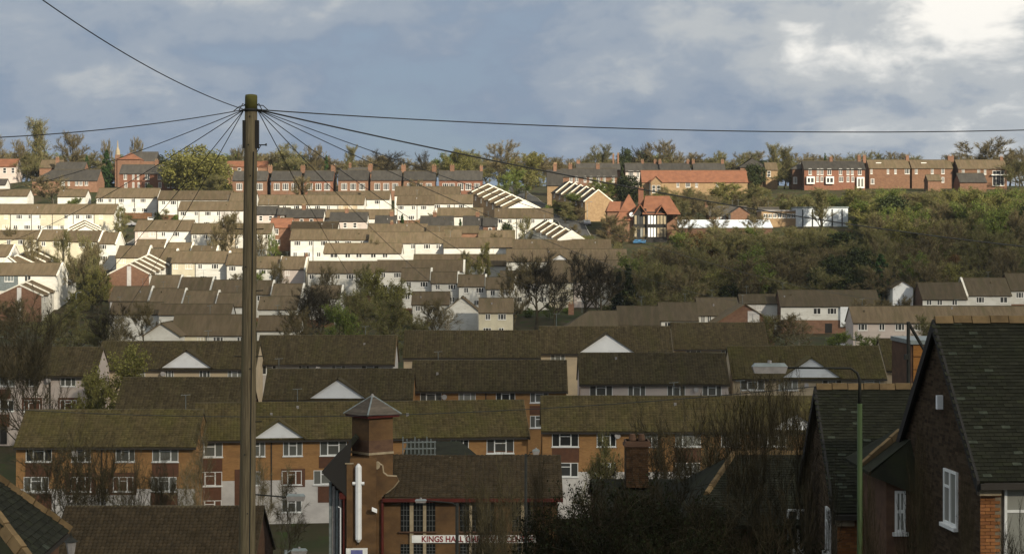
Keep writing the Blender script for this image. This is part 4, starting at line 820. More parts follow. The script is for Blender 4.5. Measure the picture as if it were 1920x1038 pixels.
def slate_pieces(parent, o, u, s, nrm, L, S, cap, clip=None, sw=.21, sh=.105):
    me_ = []
    for k in range(4):
        q = MB(); t = .012 + .004 * k; q.hexa([(0, 0, 0), (sw - .008, 0, 0), (sw - .008, sh * 1.3, -.012), (0, sh * 1.3, -.012), (0, 0, t), (sw - .008, 0, t), (sw - .008, sh * 1.3, -.004), (0, sh * 1.3, -.004)], 0, [.15, .4, .6, 1.0][k]); me_.append(q.mesh('slate', ['slate_glint' if k == 3 else 'slate']))
    o, u, s, nrm = map(Vector, (o, u, s, nrm)); M_ = Matrix((u, s, nrm)).transposed().to_4x4(); rg = random.Random(8); cnt = 0; rest = []
    rot = M_.to_euler(); nr = int(S / sh)
    cells = []
    for j in range(nr):
        x = -sw / 2 * (j % 2)
        while x < L: cells.append((x, j * sh)); x += sw
    cells.sort(key=lambda c: c[0] + abs(c[1] - S / 2) * .1)
    RV, RF, RR = [], [], []
    for x, y in cells:
        if clip and not clip(x + sw / 2, y): continue
        p = o + u * x + s * y + nrm * (.012 + rg.uniform(0, .006)); k = rg.choices((0, 1, 2, 3), (3, 4, 3, .35))[0]
        if cnt < cap:
            b = link('slate', me_[k], parent, None, p); b.rotation_euler = rot; cnt += 1
        else:
            i0 = len(RV); RV += [p + nrm * .016, p + u * (sw - .008) + nrm * .016, p + u * (sw - .008) + s * sh * 1.3 - nrm * .004, p + s * sh * 1.3 - nrm * .004, p, p + u * (sw - .008)]
            RF += [(i0, i0 + 1, i0 + 2, i0 + 3), (i0 + 4, i0 + 5, i0 + 1, i0)]; RR += [[.15, .4, .6, 1.0][k]] * 2
    if RF:
        q = MB(); q.v = [tuple(v) for v in RV]; q.f = RF; q.m = [0] * len(RF); q.r = RR; q.build('slating', 'slate', parent, kind='stuff')
def ridge_pieces(parent, a, b, m='ridge_tan', w=.13, l=.45, name='ridge_tile'):
    a, b = Vector(a), Vector(b); n = max(1, round((b - a).length / l)); d = (b - a) / n; l = d.length; q = MB()
    q.hexa([(0, -w, -.09), (l - .02, -w, -.09), (l - .02, w, -.09), (0, w, -.09), (0, -.05, .075), (l - .02, -.05, .075), (l - .02, .05, .075), (0, .05, .075)]); me = q.mesh(name, [m]); rot = d.to_track_quat('X', 'Z').to_euler()
    for i in range(n): o = link(name, me, parent, None, a + d * i + Vector((0, 0, .01 * (i % 2)))); o.rotation_euler = rot
def near_house(label, pc, ye, D, px_back, Db, yap, L, win_g, front_w, caps, ridge_len=None, wall_front='brick_piece'):
    """ridge along the picture, gable end facing left; pc/ye/D: its near left eave corner"""
    A = P(pc, ye, D); Bk = P(px_back, ye, Db); dep = math.hypot(Bk.x - A.x, Bk.y - A.y); v = Vector(((Bk.x - A.x) / dep, (Bk.y - A.y) / dep, 0)); u = Vector((v.y, -v.x, 0)); yaw = math.atan2(u.y, u.x)
    hd = dep / 2; zap = (HY - yap) / FPX * (D + Db) / 2; rise = zap - A.z; h = 5.4; zb = A.z - h
    r = thing('brick_house', label, 'house', (A.x, A.y, zb), yaw)
    w = MB(); t = .02
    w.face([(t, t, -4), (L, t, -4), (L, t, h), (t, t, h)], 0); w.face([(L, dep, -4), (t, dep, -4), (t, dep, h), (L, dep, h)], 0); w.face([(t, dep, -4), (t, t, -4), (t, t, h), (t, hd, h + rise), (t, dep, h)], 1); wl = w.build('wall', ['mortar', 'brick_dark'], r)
    p = rise / hd; ov = .25; e = .10; zr = h + rise + .06; ze = h - ov * p + .06
    q = MB(); q.slab((-e, -ov, ze), (L, -ov, ze), (L, hd, zr), (-e, hd, zr), .1); q.slab((L, dep + ov, ze), (-e, dep + ov, ze), (-e, hd, zr), (L, hd, zr), .1); ro = q.build('roof', 'slate', r)
    s = Vector((0, hd + ov, zr - ze)); S = s.length; s.normalize(); nrm = Vector((1, 0, 0)).cross(s)
    slate_pieces(ro, (-e, -ov, ze), (1, 0, 0), s, nrm, min(L, caps[2]), S, caps[0])
    ridge_pieces(ro, (-e, hd, zr + .04), (ridge_len or L, hd, zr + .04))
    for y0, y1 in ((-ov - .02, hd), (dep + ov + .02, hd)):
        q = MB(); q.hexa([(-e - .06, y0, ze - .28), (-e, y0, ze - .28), (-e, y1, zr - .26), (-e - .06, y1, zr - .26), (-e - .06, y0, ze + .03), (-e, y0, ze + .03), (-e, y1, zr + .03), (-e - .06, y1, zr + .03)]); q.build('barge_board', 'black_timber', r)
    q = MB(); q.box(-e, L, -ov - .12, -ov - .01, ze - .16, ze - .03); q.build('gutter', 'fascia', r)
    q = MB(); q.box(0, L, -ov, -.02, ze - .06, ze - .02); q.build('soffit', 'fascia', r)
    q = MB(); q.box(-.06, .42, -.17, -.02, h - .5, h - .16); q.build('corbel_stone', 'stone', r)
    hole = [(f_[0] - f_[2] / 2 - .02, f_[0] + f_[2] / 2 + .02, 4 + f_[1] - .1, 4 + f_[1] + f_[3] + .02) for f_ in front_w]
    brick_pieces(wl, (0, 0, -4), (1, 0, 0), (0, -1, 0), min(L, caps[3]), 4 + h - .2, caps[1], hole=hole)
    # bricks on the gable, joined: too many to pick apart
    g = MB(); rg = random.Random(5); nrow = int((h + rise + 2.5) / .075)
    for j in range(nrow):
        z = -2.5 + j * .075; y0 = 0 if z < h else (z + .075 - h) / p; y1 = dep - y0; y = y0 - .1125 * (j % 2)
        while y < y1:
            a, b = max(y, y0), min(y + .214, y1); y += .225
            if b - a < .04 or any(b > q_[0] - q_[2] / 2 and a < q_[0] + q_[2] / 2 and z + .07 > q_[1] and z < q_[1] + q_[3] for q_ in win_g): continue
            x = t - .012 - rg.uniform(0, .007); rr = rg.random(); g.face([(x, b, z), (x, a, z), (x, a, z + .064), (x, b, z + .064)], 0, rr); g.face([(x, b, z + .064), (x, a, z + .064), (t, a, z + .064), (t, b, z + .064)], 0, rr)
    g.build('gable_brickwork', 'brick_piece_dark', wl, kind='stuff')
    for (y, z, ww, hh) in win_g: window(r, -.0, y, z, ww, hh, 'top', R(-90))
    for (x, z, ww, hh) in front_w: window(r, x, -.02, z, ww, hh, 'top')
    BASE.append((A.x, A.y, zb)); BASE.append((A.x + 3, A.y, zb)); BASE.append((Bk.x, Bk.y, zb)); FOOT.append((A.x + u.x * 2 + v.x * hd, A.y + v.y * hd, 4)); FOOT.append((A.x + u.x * 5 + v.x * hd, A.y + v.y * hd, 4))
    return r, dep, h, rise
r1, dep, h, rise = near_house('nearest brick house with slate roof and tan ridge tiles, right edge', 1838, 884, 42, 1692, 48.2, 606, 6.5, [(2.15, 3.95, 1.0, 1.25)], [(1.05, 3.42, 1.05, 1.65)], (290, 290, 3.2, 2.2))
q = MB(); q.box(-.14, .0, 2.75, 2.87, 6.55, 6.87); q.build('wall_lamp', 'panel_white', r1)
r2, dep2, h2, rise2 = near_house('brick house with slate roof behind the green lamp column', 1570, 948, 50, 1508, 56.4, 730, 8.0, [(1.6, 3.95, .75, 1.2)], [(1.35, 3.2, .8, 1.6)], (290, 150, 4.6, 1.6), ridge_len=6.0)
# low rear wing between the two houses
def wing():
    D = 46.5; A = P(1660, 915, D); r = thing('rear_wing', 'low slate roofed wing with narrow window between the two right hand houses', 'house', (A.x, D, A.z - 4), R(0))
    s = D / FPX; X = lambda px: (px - 1660) * s; Z = lambda py: (915 - py) * s + 4
    q = MB(); q.box(X(1664), X(1742), .15, 3.2, -4, Z(905)); q.build('wall', 'brick_dark', r)
    q = MB(); q.hexa([(X(1628), -.1, Z(890)), (X(1742), -.1, Z(935)), (X(1742), 3.3, Z(935)), (X(1628), 3.3, Z(890)), (X(1628), -.1, Z(884)), (X(1742), 1.2, Z(820)), (X(1742), 3.3, Z(820)), (X(1628), 3.3, Z(884))]); ro = q.build('roof', 'slate', r)
    ridge_pieces(ro, (X(1628), 1.0, Z(884) + .03), (X(1720), 2.0, Z(822)), w=.06, name='hip_tile')
    window(r, X(1690), .14, Z(998), .26, 1.0, 'sash'); BASE.append((A.x, D, A.z - 4))
wing()
def hip_house():
    D = 60; A = P(1300, 985, D); s = D / FPX; r = thing('hipped_slate_house', 'dark slate hipped roof house with tan hip tiles, behind bare trees', 'house', (A.x, D, A.z - 4.6))
    X = lambda px, d=0: (px - 960) * (D + d) / FPX - A.x; Z = lambda py, d=0: (HY - py) * (D + d) / FPX - (A.z - 4.6)
    zr = Z(850, 4.5); a, b, c, d = (X(1285), 0, Z(985)), (X(1585), 0, Z(985)), (X(1540, 4.5), 4.5, zr), (X(1376, 4.5), 4.5, zr); e_, f_ = (X(1585), 9, Z(985)), (X(1285), 9, Z(985))
    q = MB(); q.slab(a, b, c, d, .1); q.face([f_, a, d]); q.face([e_, f_, d, c]); q.face([b, e_, c]); ro = q.build('roof', 'slate', r)
    sv = Vector((0, 4.5, zr - Z(985))); S = sv.length; sv.normalize(); nrm = Vector((1, 0, 0)).cross(sv); L = b[0] - a[0]
    slate_pieces(ro, a, (1, 0, 0), sv, nrm, L, S, 0, clip=lambda x, y: x > (d[0] - a[0]) * y / S and x < L - (b[0] - c[0]) * y / S - .3, sw=.3, sh=.16)
    ridge_pieces(ro, Vector(d) + Vector((0, 0, .03)), Vector(c) + Vector((0, 0, .03))); ridge_pieces(ro, Vector(a).lerp(Vector(d), .42) + Vector((0, 0, .03)), Vector(d) + Vector((0, 0, .03)), name='hip_tile')
    q = MB(); q.box(a[0] + .4, b[0] - .4, .4, 8.6, -3, Z(985) - .02); q.build('wall', 'brick_dark', r)
    window(r, X(1500), .4, Z(1035), .7, 1.3, 'top'); BASE.append((A.x, D, A.z - 4.6)); BASE.append((A.x + 4, D, A.z - 4.6)); FOOT.append((A.x + 2, D + 4, 4.5))
hip_house()
def chimney_house():
    D = 66; A = P(1120, 960, D); r = thing('chimney_house', 'house hidden in evergreens with tall brick chimney', 'house', (A.x, D, A.z - 4)); s = D / FPX
    X = lambda px: (px - 1120) * s; Z = lambda py: (960 - py) * s + 4
    q = MB(); q.box(X(1120), X(1290), 0, 6, -3, Z(960)); q.build('wall', 'brick_dark', r)
    q = MB(); q.slab((X(1115), -.3, Z(964)), (X(1295), -.3, Z(964)), (X(1295), 3, Z(916)), (X(1115), 3, Z(916)), .1); q.slab((X(1295), 6.3, Z(964)), (X(1115), 6.3, Z(964)), (X(1115), 3, Z(916)), (X(1295), 3, Z(916)), .1); q.build('roof', 'slate', r)
    w, d = X(1224) - X(1180), .9; x0, y0 = X(1180), 1.8; z0, z1 = Z(925), Z(836)
    q = MB(); q.box(x0 + .02, x0 + w - .02, y0 + .02, y0 + d, z0, z1); ch = q.build('chimney', 'mortar', r)
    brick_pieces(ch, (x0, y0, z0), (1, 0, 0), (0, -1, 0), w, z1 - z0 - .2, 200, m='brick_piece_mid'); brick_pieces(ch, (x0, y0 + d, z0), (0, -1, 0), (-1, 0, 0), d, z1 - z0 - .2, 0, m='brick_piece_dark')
    q = MB(); q.box(x0 - .07, x0 + w + .07, y0 - .07, y0 + d + .07, z1 - .2, z1 - .1); q.box(x0 - .03, x0 + w + .03, y0 - .03, y0 + d + .03, z1 - .1, z1); q.build('chimney_cap', 'brick_dark', ch)
    for k in range(2): q = MB(); q.tube([(x0 + w * (.3 + .4 * k), y0 + .4, z1), (x0 + w * (.3 + .4 * k), y0 + .4, z1 + .22)], [.14, .1], 8); q.build('chimney_pot', 'brick_dark', ch)
    BASE.append((A.x, D, A.z - 4)); FOOT.append((A.x + 1.5, D + 3, 3))
chimney_house()
def left_roof():
    A, B, F_ = P(-115, 822, 31.8), P(130, 995, 33.6), P(59, 1056, 30.0); ze = B.z; F_.z = ze
    r = thing('hipped_roof_house', 'near house with dark slate hipped roof and yellow hip tiles, bottom left', 'house', (F_.x, F_.y, ze - 3))
    o = Vector((F_.x, F_.y, ze - 3)); A, B, F2 = A - o, B - o, Vector((0, 0, 3)); back = Vector((-6, 0, 0))
    q = MB(); A2 = A + Vector((-5, 0, 0)); B2 = B + Vector((-7, 0, 0)); F3 = F2 + Vector((-7, 0, 0))
    q.face([F2, B, A]); q.face([F3, F2, A, A2]); q.face([B, B2, A2, A]); ro = q.build('roof', 'slate', r)
    u = (B - F2); L = u.length; u.normalize(); nrm = u.cross(A - F2).normalized(); s = nrm.cross(u); S = (A - F2).dot(s); xa = (A - F2).dot(u)
    slate_pieces(ro, F2, u, s, nrm, L, S, 290, clip=lambda x, y: x > xa * y / S and x < L - (L - xa) * y / S, sw=.22, sh=.12)
    ridge_pieces(ro, F2 + Vector((0, 0, .03)), A + Vector((0, 0, .03)), name='hip_tile', w=.11, l=.3); ridge_pieces(ro, B + Vector((0, 0, .02)), A + Vector((0, 0, .02)), name='hip_tile', w=.05, l=.3)
    q = MB(); q.box(-6.5, -.35, .3, 3.3, -4, 2.85); q.build('wall', 'brick_dark', r); q = MB(); q.slab(F2 + Vector((0, 0, -.02)), B + Vector((0, 0, -.02)), B + Vector((-.4, 0, -.02)), F2 + Vector((-.4, 0, -.02)), .08); q.build('soffit', 'fascia', r)
    BASE.append((F_.x, F_.y, ze - 3.5)); FOOT.append((F_.x - 3, F_.y + 2, 4))
left_roof()
b = block('low building with brown tiled roof speckled with lichen, bottom left', 88, 470, 952, 1075, 112, p=31, st=1, near=True, tilemat='tile_brown', wall='brick_dark', clamp=False, wins=(), cat='building', name='tiled_building', group=None, tw=.26, th=.30, wave=.075)
BASE.append((-25, 120, -23)); FOOT.append((-22, 117, 6)); FOOT.append((-13, 117, 6))
def plywood_hut():
    D = 80; A = P(1700, 740, D); r = thing('orange_clad_building', 'orange clad wall beside the dark bracket post', 'building', (A.x, D, A.z - 6)); s = D / FPX
    q = MB(); q.box((1708 - 1700) * s, (1790 - 1700) * s, 0, 4, -4, 6 + (740 - 645) * s); q.build('core_wall', 'brick_dark', r)
    for k in range(4):
        q = MB(); z0 = 6 + (740 - 740 + k * 24) * s; q.box((1712 - 1700) * s, (1790 - 1700) * s, -.06, 0, z0 + .01, z0 + 23 * s); q.build('cladding_board', 'plywood', r)
    q = MB(); q.box((1706 - 1700) * s, (1792 - 1700) * s, -.15, 4.1, 6 + 95 * s, 6 + 103 * s); q.build('flat_roof', 'metal_grey', r); BASE.append((A.x, D, A.z - 6)); BASE.append((A.x + 2, D, A.z - 6)); FOOT.append((A.x + 1, D + 2, 3))
    r = thing('bracket_post', 'dark iron post with diagonal stay rising beside the right hand house', 'post', tuple(P(1703, 730, 60))); o = P(1703, 730, 60)
    q = MB(); q.tube([P(1703, 790, 60) - o - Vector((0, 0, 6)), P(1703, 603, 60) - o], .055, 7); q.build('post', 'dark_metal', r)
    q = MB(); q.tube([P(1704, 606, 60) - o, P(1754, 692, 60) - o, P(1790, 760, 60) - o], .05, 7); q.build('stay', 'dark_metal', r)
    q = MB(); q.box(-.12, .02, -.12, .1, (730 - 674) / 60, (730 - 664) / 60); q.build('junction_box', 'dark_metal', r)
plywood_hut()

# ---------------------------------------------------------------- ground, laid through the feet of the buildings
PROF = np.array([(-80, 0), (-20, -3.2), (0, -4.2), (30, -9), (60, -13.5), (100, -20), (130, -23.2), (165, -25), (195, -23), (222, -20.8), (265, -17.5), (330, -16), (375, -14.6), (400, -11), (430, -5.2), (455, .6), (480, 5), (520, 10), (570, 16.5), (600, 21), (640, 23.5), (720, 24.5), (900, 22), (1200, 10), (2600, -40)], float)
def prof(y): return np.interp(y, PROF[:, 0], PROF[:, 1])
BP = np.array(BASE); BRES = np.clip(BP[:, 2] - prof(BP[:, 1]), -5, 5)
def ground_z(X, Y):
    X = np.atleast_1d(np.asarray(X, float)); Y = np.atleast_1d(np.asarray(Y, float)); out = np.empty(len(X))
    for i in range(0, len(X), 2000):
        d2 = (X[i:i + 2000, None] - BP[None, :, 0]) ** 2 + ((Y[i:i + 2000, None] - BP[None, :, 1]) * 1.5) ** 2
        w = np.exp(-d2 / (2 * 7.0 ** 2)); out[i:i + 2000] = (w @ BRES) / (w.sum(1) + .08)
    return prof(Y) + out - .12
def gz(x, y): return float(ground_z(x, y)[0])
def ground():
    xs = np.concatenate([np.linspace(-900, -260, 14)[:-1], np.arange(-260, 321, 5.0), np.linspace(320, 900, 14)[1:]]); ys = np.concatenate([np.arange(-80, 660, 5.0), np.linspace(660, 2600, 40)[1:]])
    XX, YY = np.meshgrid(xs, ys, indexing='ij'); Z = ground_z(XX.ravel(), YY.ravel()); V = np.stack([XX.ravel(), YY.ravel(), Z], 1); nx, ny = len(xs), len(ys)
    I, J = np.meshgrid(np.arange(nx - 1), np.arange(ny - 1), indexing='ij'); a = (I * ny + J).ravel(); F = np.stack([a, a + ny, a + ny + 1, a + 1], 1)
    me = array_mesh('ground', V, F, np.full(len(F), .5), ['ground']); o = link('ground', me, None, 'structure')
ground()
def road(name, pts, w):
    """a road draped on the ground, with kerbs, along (X, Y) points"""
    pp = []; 
    for (x0, y0), (x1, y1) in zip(pts[:-1], pts[1:]):
        n = max(2, int(math.hypot(x1 - x0, y1 - y0) / 3))
        for i in range(n): pp.append((x0 + (x1 - x0) * i / n, y0 + (y1 - y0) * i / n))
    pp.append(pts[-1]); q = MB(); kL = MB(); kR = MB(); L, Rr = [], []
    for i, p in enumerate(pp):
        a, c = pp[max(i - 1, 0)], pp[min(i + 1, len(pp) - 1)]; d = Vector((c[0] - a[0], c[1] - a[1])).normalized(); n = Vector((-d.y, d.x)); z = max(gz(*p), gz(p[0] + n.x * w / 2, p[1] + n.y * w / 2), gz(p[0] - n.x * w / 2, p[1] - n.y * w / 2)) + .06
        L.append((p[0] + n.x * w / 2, p[1] + n.y * w / 2, z)); Rr.append((p[0] - n.x * w / 2, p[1] - n.y * w / 2, z))
    for i in range(len(pp) - 1):
        q.slab(Rr[i], Rr[i + 1], L[i + 1], L[i], .5)
        for s_, k in ((L, kL), (Rr, kR)):
            a, b_ = Vector(s_[i]), Vector(s_[i + 1]); d = (b_ - a).normalized(); n = Vector((-d.y, d.x, 0)) * .08; u = Vector((0, 0, .12)); lo = Vector((0, 0, -.4)); k.hexa([a - n + lo, b_ - n + lo, b_ + n + lo, a + n + lo, a - n + u, b_ - n + u, b_ + n + u, a + n + u])
    r = q.build(name, 'asphalt', None, kind='structure'); kL.build('kerb', 'kerb', r); kR.build('kerb', 'kerb', r)
road('hill_road', [(17, 470), (15, 500), (8, 540), (2, 585), (-2, 640)], 6.5)
road('estate_road', [(-96, 440), (-92, 470), (-88, 500), (-80, 512)], 5)
road('valley_road', [(-90, 140), (-40, 140), (-20, 138), (20, 150), (90, 150)], 7)
# ---------------------------------------------------------------- the cloud over the valley floor (behind and above the camera, shading the near half)
def cloud():
    H = 430.0; t = H / SUN_DIR.z; cx, cy = 95 + SUN_DIR.x * t, 132 + SUN_DIR.y * t; ang = R(13); nu, nv = 120, 16; q = MB()
    rg = random.Random(2); ph = [(rg.uniform(0, 6.28), k, rg.uniform(.3, 1) / k ** .8) for k in range(3, 34)]
    for j in range(nv + 1):
        v = math.pi * (j / nv - .5)
        for i in range(nu):
            a = 2 * math.pi * i / nu; w = sum(m_ * math.sin(k * a + p_ + v * k * .4) for p_, k, m_ in ph) * .012
            c, s = math.cos(a), math.sin(a); sx = abs(c) ** .7 * (1 if c > 0 else -1); sy = abs(s) ** .7 * (1 if s > 0 else -1); rr = abs(math.cos(v)) ** .6 * (1 + w)
            x, y = 560 * sx * rr, 300 * sy * rr; q.v.append((x * math.cos(ang) - y * math.sin(ang), x * math.sin(ang) + y * math.cos(ang), 34 * math.sin(v) * (1 + 3 * w) + 10 * math.sin(k * a)))
    for j in range(nv):
        for i in range(nu): q.f.append((j * nu + i, j * nu + (i + 1) % nu, (j + 1) * nu + (i + 1) % nu, (j + 1) * nu + i)); q.m.append(0); q.r.append(.5)
    o = q.build('cloud', 'cloud', None, True, 'structure'); o.location = (cx, cy, H)
cloud()

# ---------------------------------------------------------------- trees: patterns 10 m tall, shared by the trees placed below
def rvec(rg): 
    while True:
        v = Vector((rg.uniform(-1, 1), rg.uniform(-1, 1), rg.uniform(-1, 1)))
        if .05 < v.length < 1: return v.normalized()
def grow(seed, trunk_h=2.6, spread=.75, up=.16, limbs=9, subs=(5, 4), lens=(4.2, 2.2, 1.2), rad=.22, twigs=7, tw=.045, tl=.85, leaf=0, ls=.2, stems=1, twist=.26, leafspread=.45, droop=0.0):
    rg = random.Random(seed); T = MB(); K = MB()
    def leafq(p, s):
        a = rvec(rg); b = a.cross(rvec(rg)).normalized(); s *= rg.uniform(.6, 1.3); K.face([p - a * s * .5, p + b * s * .35, p + a * s * .5, p - b * s * .35], 1, rg.random())
    def rec(p, d, ln, r, lvl):
        n = 3; pts = [p]; rs = [r]
        for i in range(n):
            d = (d + rvec(rg) * twist + Vector((0, 0, up - droop * lvl * .3))).normalized(); p = p + d * (ln / n); pts.append(p); rs.append(max(.012, r * (1 - .75 * (i + 1) / n)))
        (T if lvl < 2 else K).tube(pts, rs, 5 if lvl == 0 else (4 if lvl == 1 else 3), 0, rg.random(), False)
        if lvl >= len(subs):
            for i in range(1, n + 1):
                for k in range(twigs):
                    b = pts[i].lerp(pts[i - 1], rg.random()); dd = (d + rvec(rg) * .85 + Vector((0, 0, up - droop))).normalized(); l = tl * rg.uniform(.5, 1.25); s = dd.cross(rvec(rg)).normalized() * tw * .5
                    e_ = b + dd * l; K.face([b - s, b + s, e_], 0, rg.random())
                    for q in range(leaf): leafq(b.lerp(e_, rg.random()) + rvec(rg) * leafspread * rg.random(), ls)
            return
        for k in range(subs[lvl]):
            t = .25 + .75 * (k + rg.random()) / subs[lvl]; i = min(n - 1, int(t * n)); b = pts[i].lerp(pts[i + 1], t * n - i); dd = (d * .75 + rvec(rg) * .75 + Vector((0, 0, up * .5))).normalized(); rec(b, dd, lens[lvl + 1] * rg.uniform(.7, 1.2), r * .5, lvl + 1)
    for st in range(stems):
        p = Vector((0, 0, -.3)) if stems == 1 else Vector((rg.uniform(-.5, .5), rg.uniform(-.5, .5), -.3)); d = Vector((rg.uniform(-.08, .08), rg.uniform(-.08, .08), 1)) if stems == 1 else Vector((rg.uniform(-.35, .35), rg.uniform(-.35, .35), 1)).normalized()
        pts = [p]; rs = [rad * 1.25]; n = 7; topz = 8.2 * (1 if stems == 1 else rg.uniform(.65, 1))
        for i in range(n): d = (d + rvec(rg) * .10 + Vector((0, 0, .08))).normalized(); pts.append(pts[-1] + d * (topz / n)); rs.append(rad * (1 - .85 * (i + 1) / n))
        T.tube(pts, rs, 7, 0, .5, False)
        for k in range(limbs):
            z = trunk_h + (topz - trunk_h) * (k + rg.random() * .8) / limbs; t = min(n - .01, z / topz * n); i = int(t); b = pts[i].lerp(pts[i + 1], t - i); az = k * 2.4 + rg.random(); el = (.25 + .9 * (z / 10) ** 1.4); dd = Vector((math.cos(az) * spread, math.sin(az) * spread, el)).normalized()
            rec(b, dd, lens[0] * (1.1 - .55 * z / 10) * rg.uniform(.8, 1.15), rs[i] * .6, 0)
    return T, K
def puff(seed, n, shape, ls, rad=.14, H=10):
    """dense leafy shapes: leaves spread through an uneven volume made of clumps"""
    rg = random.Random(seed); T = MB(); K = MB(); T.tube([(0, 0, -.3), (.05, 0, H * .3), (0, .05, H * .62)], [rad * 1.3, rad, rad * .4], 7, 0, .5, False)
    cl = [shape(rg) for _ in range(90)]
    for i in range(6): c = cl[i * 7]; T.tube([(0, 0, H * .22), (c[0] * .5, c[1] * .5, c[2] * .75), c[:3]], [rad * .6, rad * .35, .03], 4, 0, .5, False)
    for i in range(n):
        c = cl[rg.randrange(len(cl))]; v = rvec(rg) * (c[3] * rg.random() ** .45); p = Vector(c[:3]) + Vector((v.x, v.y, v.z * .8))
        a = rvec(rg); b = a.cross(rvec(rg)).normalized(); s = ls * rg.uniform(.6, 1.35); K.face([p - a * s * .5, p + b * s * .4, p + a * s * .5, p - b * s * .4], 0, min(1, max(0, rg.gauss(.5, .28))))
    return T, K
def dome(w, zb=2.2, zt=9.0, cr=1.15):
    def f(rg):
        while True:
            x, y, z = rg.uniform(-1, 1), rg.uniform(-1, 1), rg.uniform(0, 1); 
            if x * x + y * y < (1 - (max(0, z - .35) / .65) ** 2) * (0.55 + .45 * min(1, z / .35)): return (x * w, y * w, zb + z * (zt - zb), cr * rg.uniform(.6, 1.2))
    return f
def cone(w, cr=.9, zb=.6):
    def f(rg):
        z = rg.random() ** 1.3; a = rg.uniform(0, 6.28); r = w * (1 - z) ** .8 * rg.random() ** .5; return (math.cos(a) * r, math.sin(a) * r, zb + z * 8.6, cr * (1.1 - .75 * z))
    return f
PROTO = {}
def proto(key, TK, tmats, kmats, smooth=True):
    T, K = TK; v = np.array(K.v); PROTO[key] = (T.mesh('trunk', tmats, True), K.mesh('crown', kmats), float(np.percentile(np.abs(v[:, 0]), 96)) * 2, float(np.percentile(v[:, 2], 99.5)))
for i in range(3):
    proto(f'bare{i}', grow(21 + i, twigs=12, subs=(6, 4), tw=.05, spread=.9), ['bark'], ['twig_brown'])
    proto(f'olive{i}', grow(31 + i, leaf=1, ls=.18, twigs=9, subs=(6, 4), tw=.05, spread=.9, trunk_h=1.8), ['bark'], ['twig_olive', 'leaf_olive'])
    proto(f'mid{i}', grow(41 + i, trunk_h=1.4, leaf=2, ls=.26, twigs=7, subs=(6, 4), spread=.95), ['bark'], ['twig_olive', 'leaf_mid'])
    proto(f'spring{i}', grow(51 + i, trunk_h=1.5, leaf=2, ls=.26, twigs=8, subs=(6, 4), spread=.95), ['bark'], ['twig_olive', 'leaf_spring'])
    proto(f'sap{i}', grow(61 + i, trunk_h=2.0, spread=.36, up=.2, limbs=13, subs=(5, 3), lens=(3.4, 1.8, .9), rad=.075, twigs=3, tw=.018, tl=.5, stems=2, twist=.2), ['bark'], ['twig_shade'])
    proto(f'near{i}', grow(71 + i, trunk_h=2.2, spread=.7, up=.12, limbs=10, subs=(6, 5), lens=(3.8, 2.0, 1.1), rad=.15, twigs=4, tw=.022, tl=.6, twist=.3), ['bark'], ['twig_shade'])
for i in range(2):
    proto(f'dark{i}', grow(81 + i, trunk_h=3.0, limbs=10, rad=.28, tw=.04, twigs=8, subs=(6, 4), spread=.9), ['bark'], ['twig_dark'])
    proto(f'birch{i}', grow(91 + i, trunk_h=2.4, spread=.4, up=.16, limbs=10, subs=(4, 4), lens=(3.0, 1.8, 1.0), rad=.15, twigs=6, tw=.028, droop=.18), ['bark_pale'], ['twig_brown'])
    proto(f'ever{i}', puff(101 + i, 7000, dome(3.4, 1.4, 9, 1.4), .36), ['bark'], ['leaf_ever'])
    proto(f'shrub{i}', puff(111 + i, 1600, dome(5.2, .8, 8, 2.0), .8), ['bark'], ['leaf_mid'])
    proto(f'shrubo{i}', puff(121 + i, 1600, dome(5.2, .8, 8, 2.0), .8), ['bark'], ['leaf_olive'])
for i in range(2): proto(f'midb{i}', grow(151 + i, trunk_h=1.6, spread=.75, up=.14, limbs=11, subs=(6, 4), lens=(3.8, 2.0, 1.1), rad=.15, twigs=5, tw=.032, tl=.7, twist=.3, stems=2), ['bark'], ['twig_dim'])
proto('poplar', grow(131, trunk_h=.8, spread=.22, up=.3, limbs=20, subs=(3, 3), lens=(2.6, 1.5, .9), rad=.16, twigs=7, leaf=1, ls=.15), ['bark'], ['twig_olive', 'leaf_olive'])
proto('conifer', puff(141, 4200, cone(2.0), .36), ['bark'], ['leaf_conifer'])
proto('cypress', puff(142, 3600, cone(1.3, .8), .34), ['bark'], ['leaf_ever'])
proto('willow', puff(143, 15000, dome(5.0, .8, 9.0, 1.7), .30), ['bark'], ['leaf_spring'])
proto('rust', puff(144, 7000, dome(3.4, 1.5, 9.2, 1.2), .26), ['bark'], ['leaf_rust'])
proto('bigever', grow(145, trunk_h=.6, spread=1.0, up=.07, limbs=13, subs=(6, 5), lens=(4.4, 2.2, 1.2), rad=.10, twigs=5, tw=.03, tl=.7, leaf=1, ls=.17, stems=3, twist=.34), ['bark'], ['twig_shade', 'leaf_ivy'])
def plant(key, x, y, H, W=None, label='', group=None, name='tree', rz=None, cat=None):
    t, k, pw, ph = PROTO[key]; z = gz(x, y); sz = H / ph; sxy = (W / pw) if W else sz
    r = thing(name, label, cat or ('shrub' if 'shrub' in name or 'bush' in name else 'tree'), (x, y, z - .05), random.uniform(0, 6.28) if rz is None else rz, group); r.scale = (sxy, sxy, sz)
    link('trunk', t, r); link('crown', k, r); return r
def tree(key, px, ytop, D, wpx, label, group=None, name='tree', **k):
    x = (px - 960) * D / FPX; z = gz(x, D); return plant(key, x, D, max(1.0, (HY - ytop) / FPX * D - z), wpx / FPX * D if wpx else None, label, group, name, **k)
GR = 'trees along the ridge'
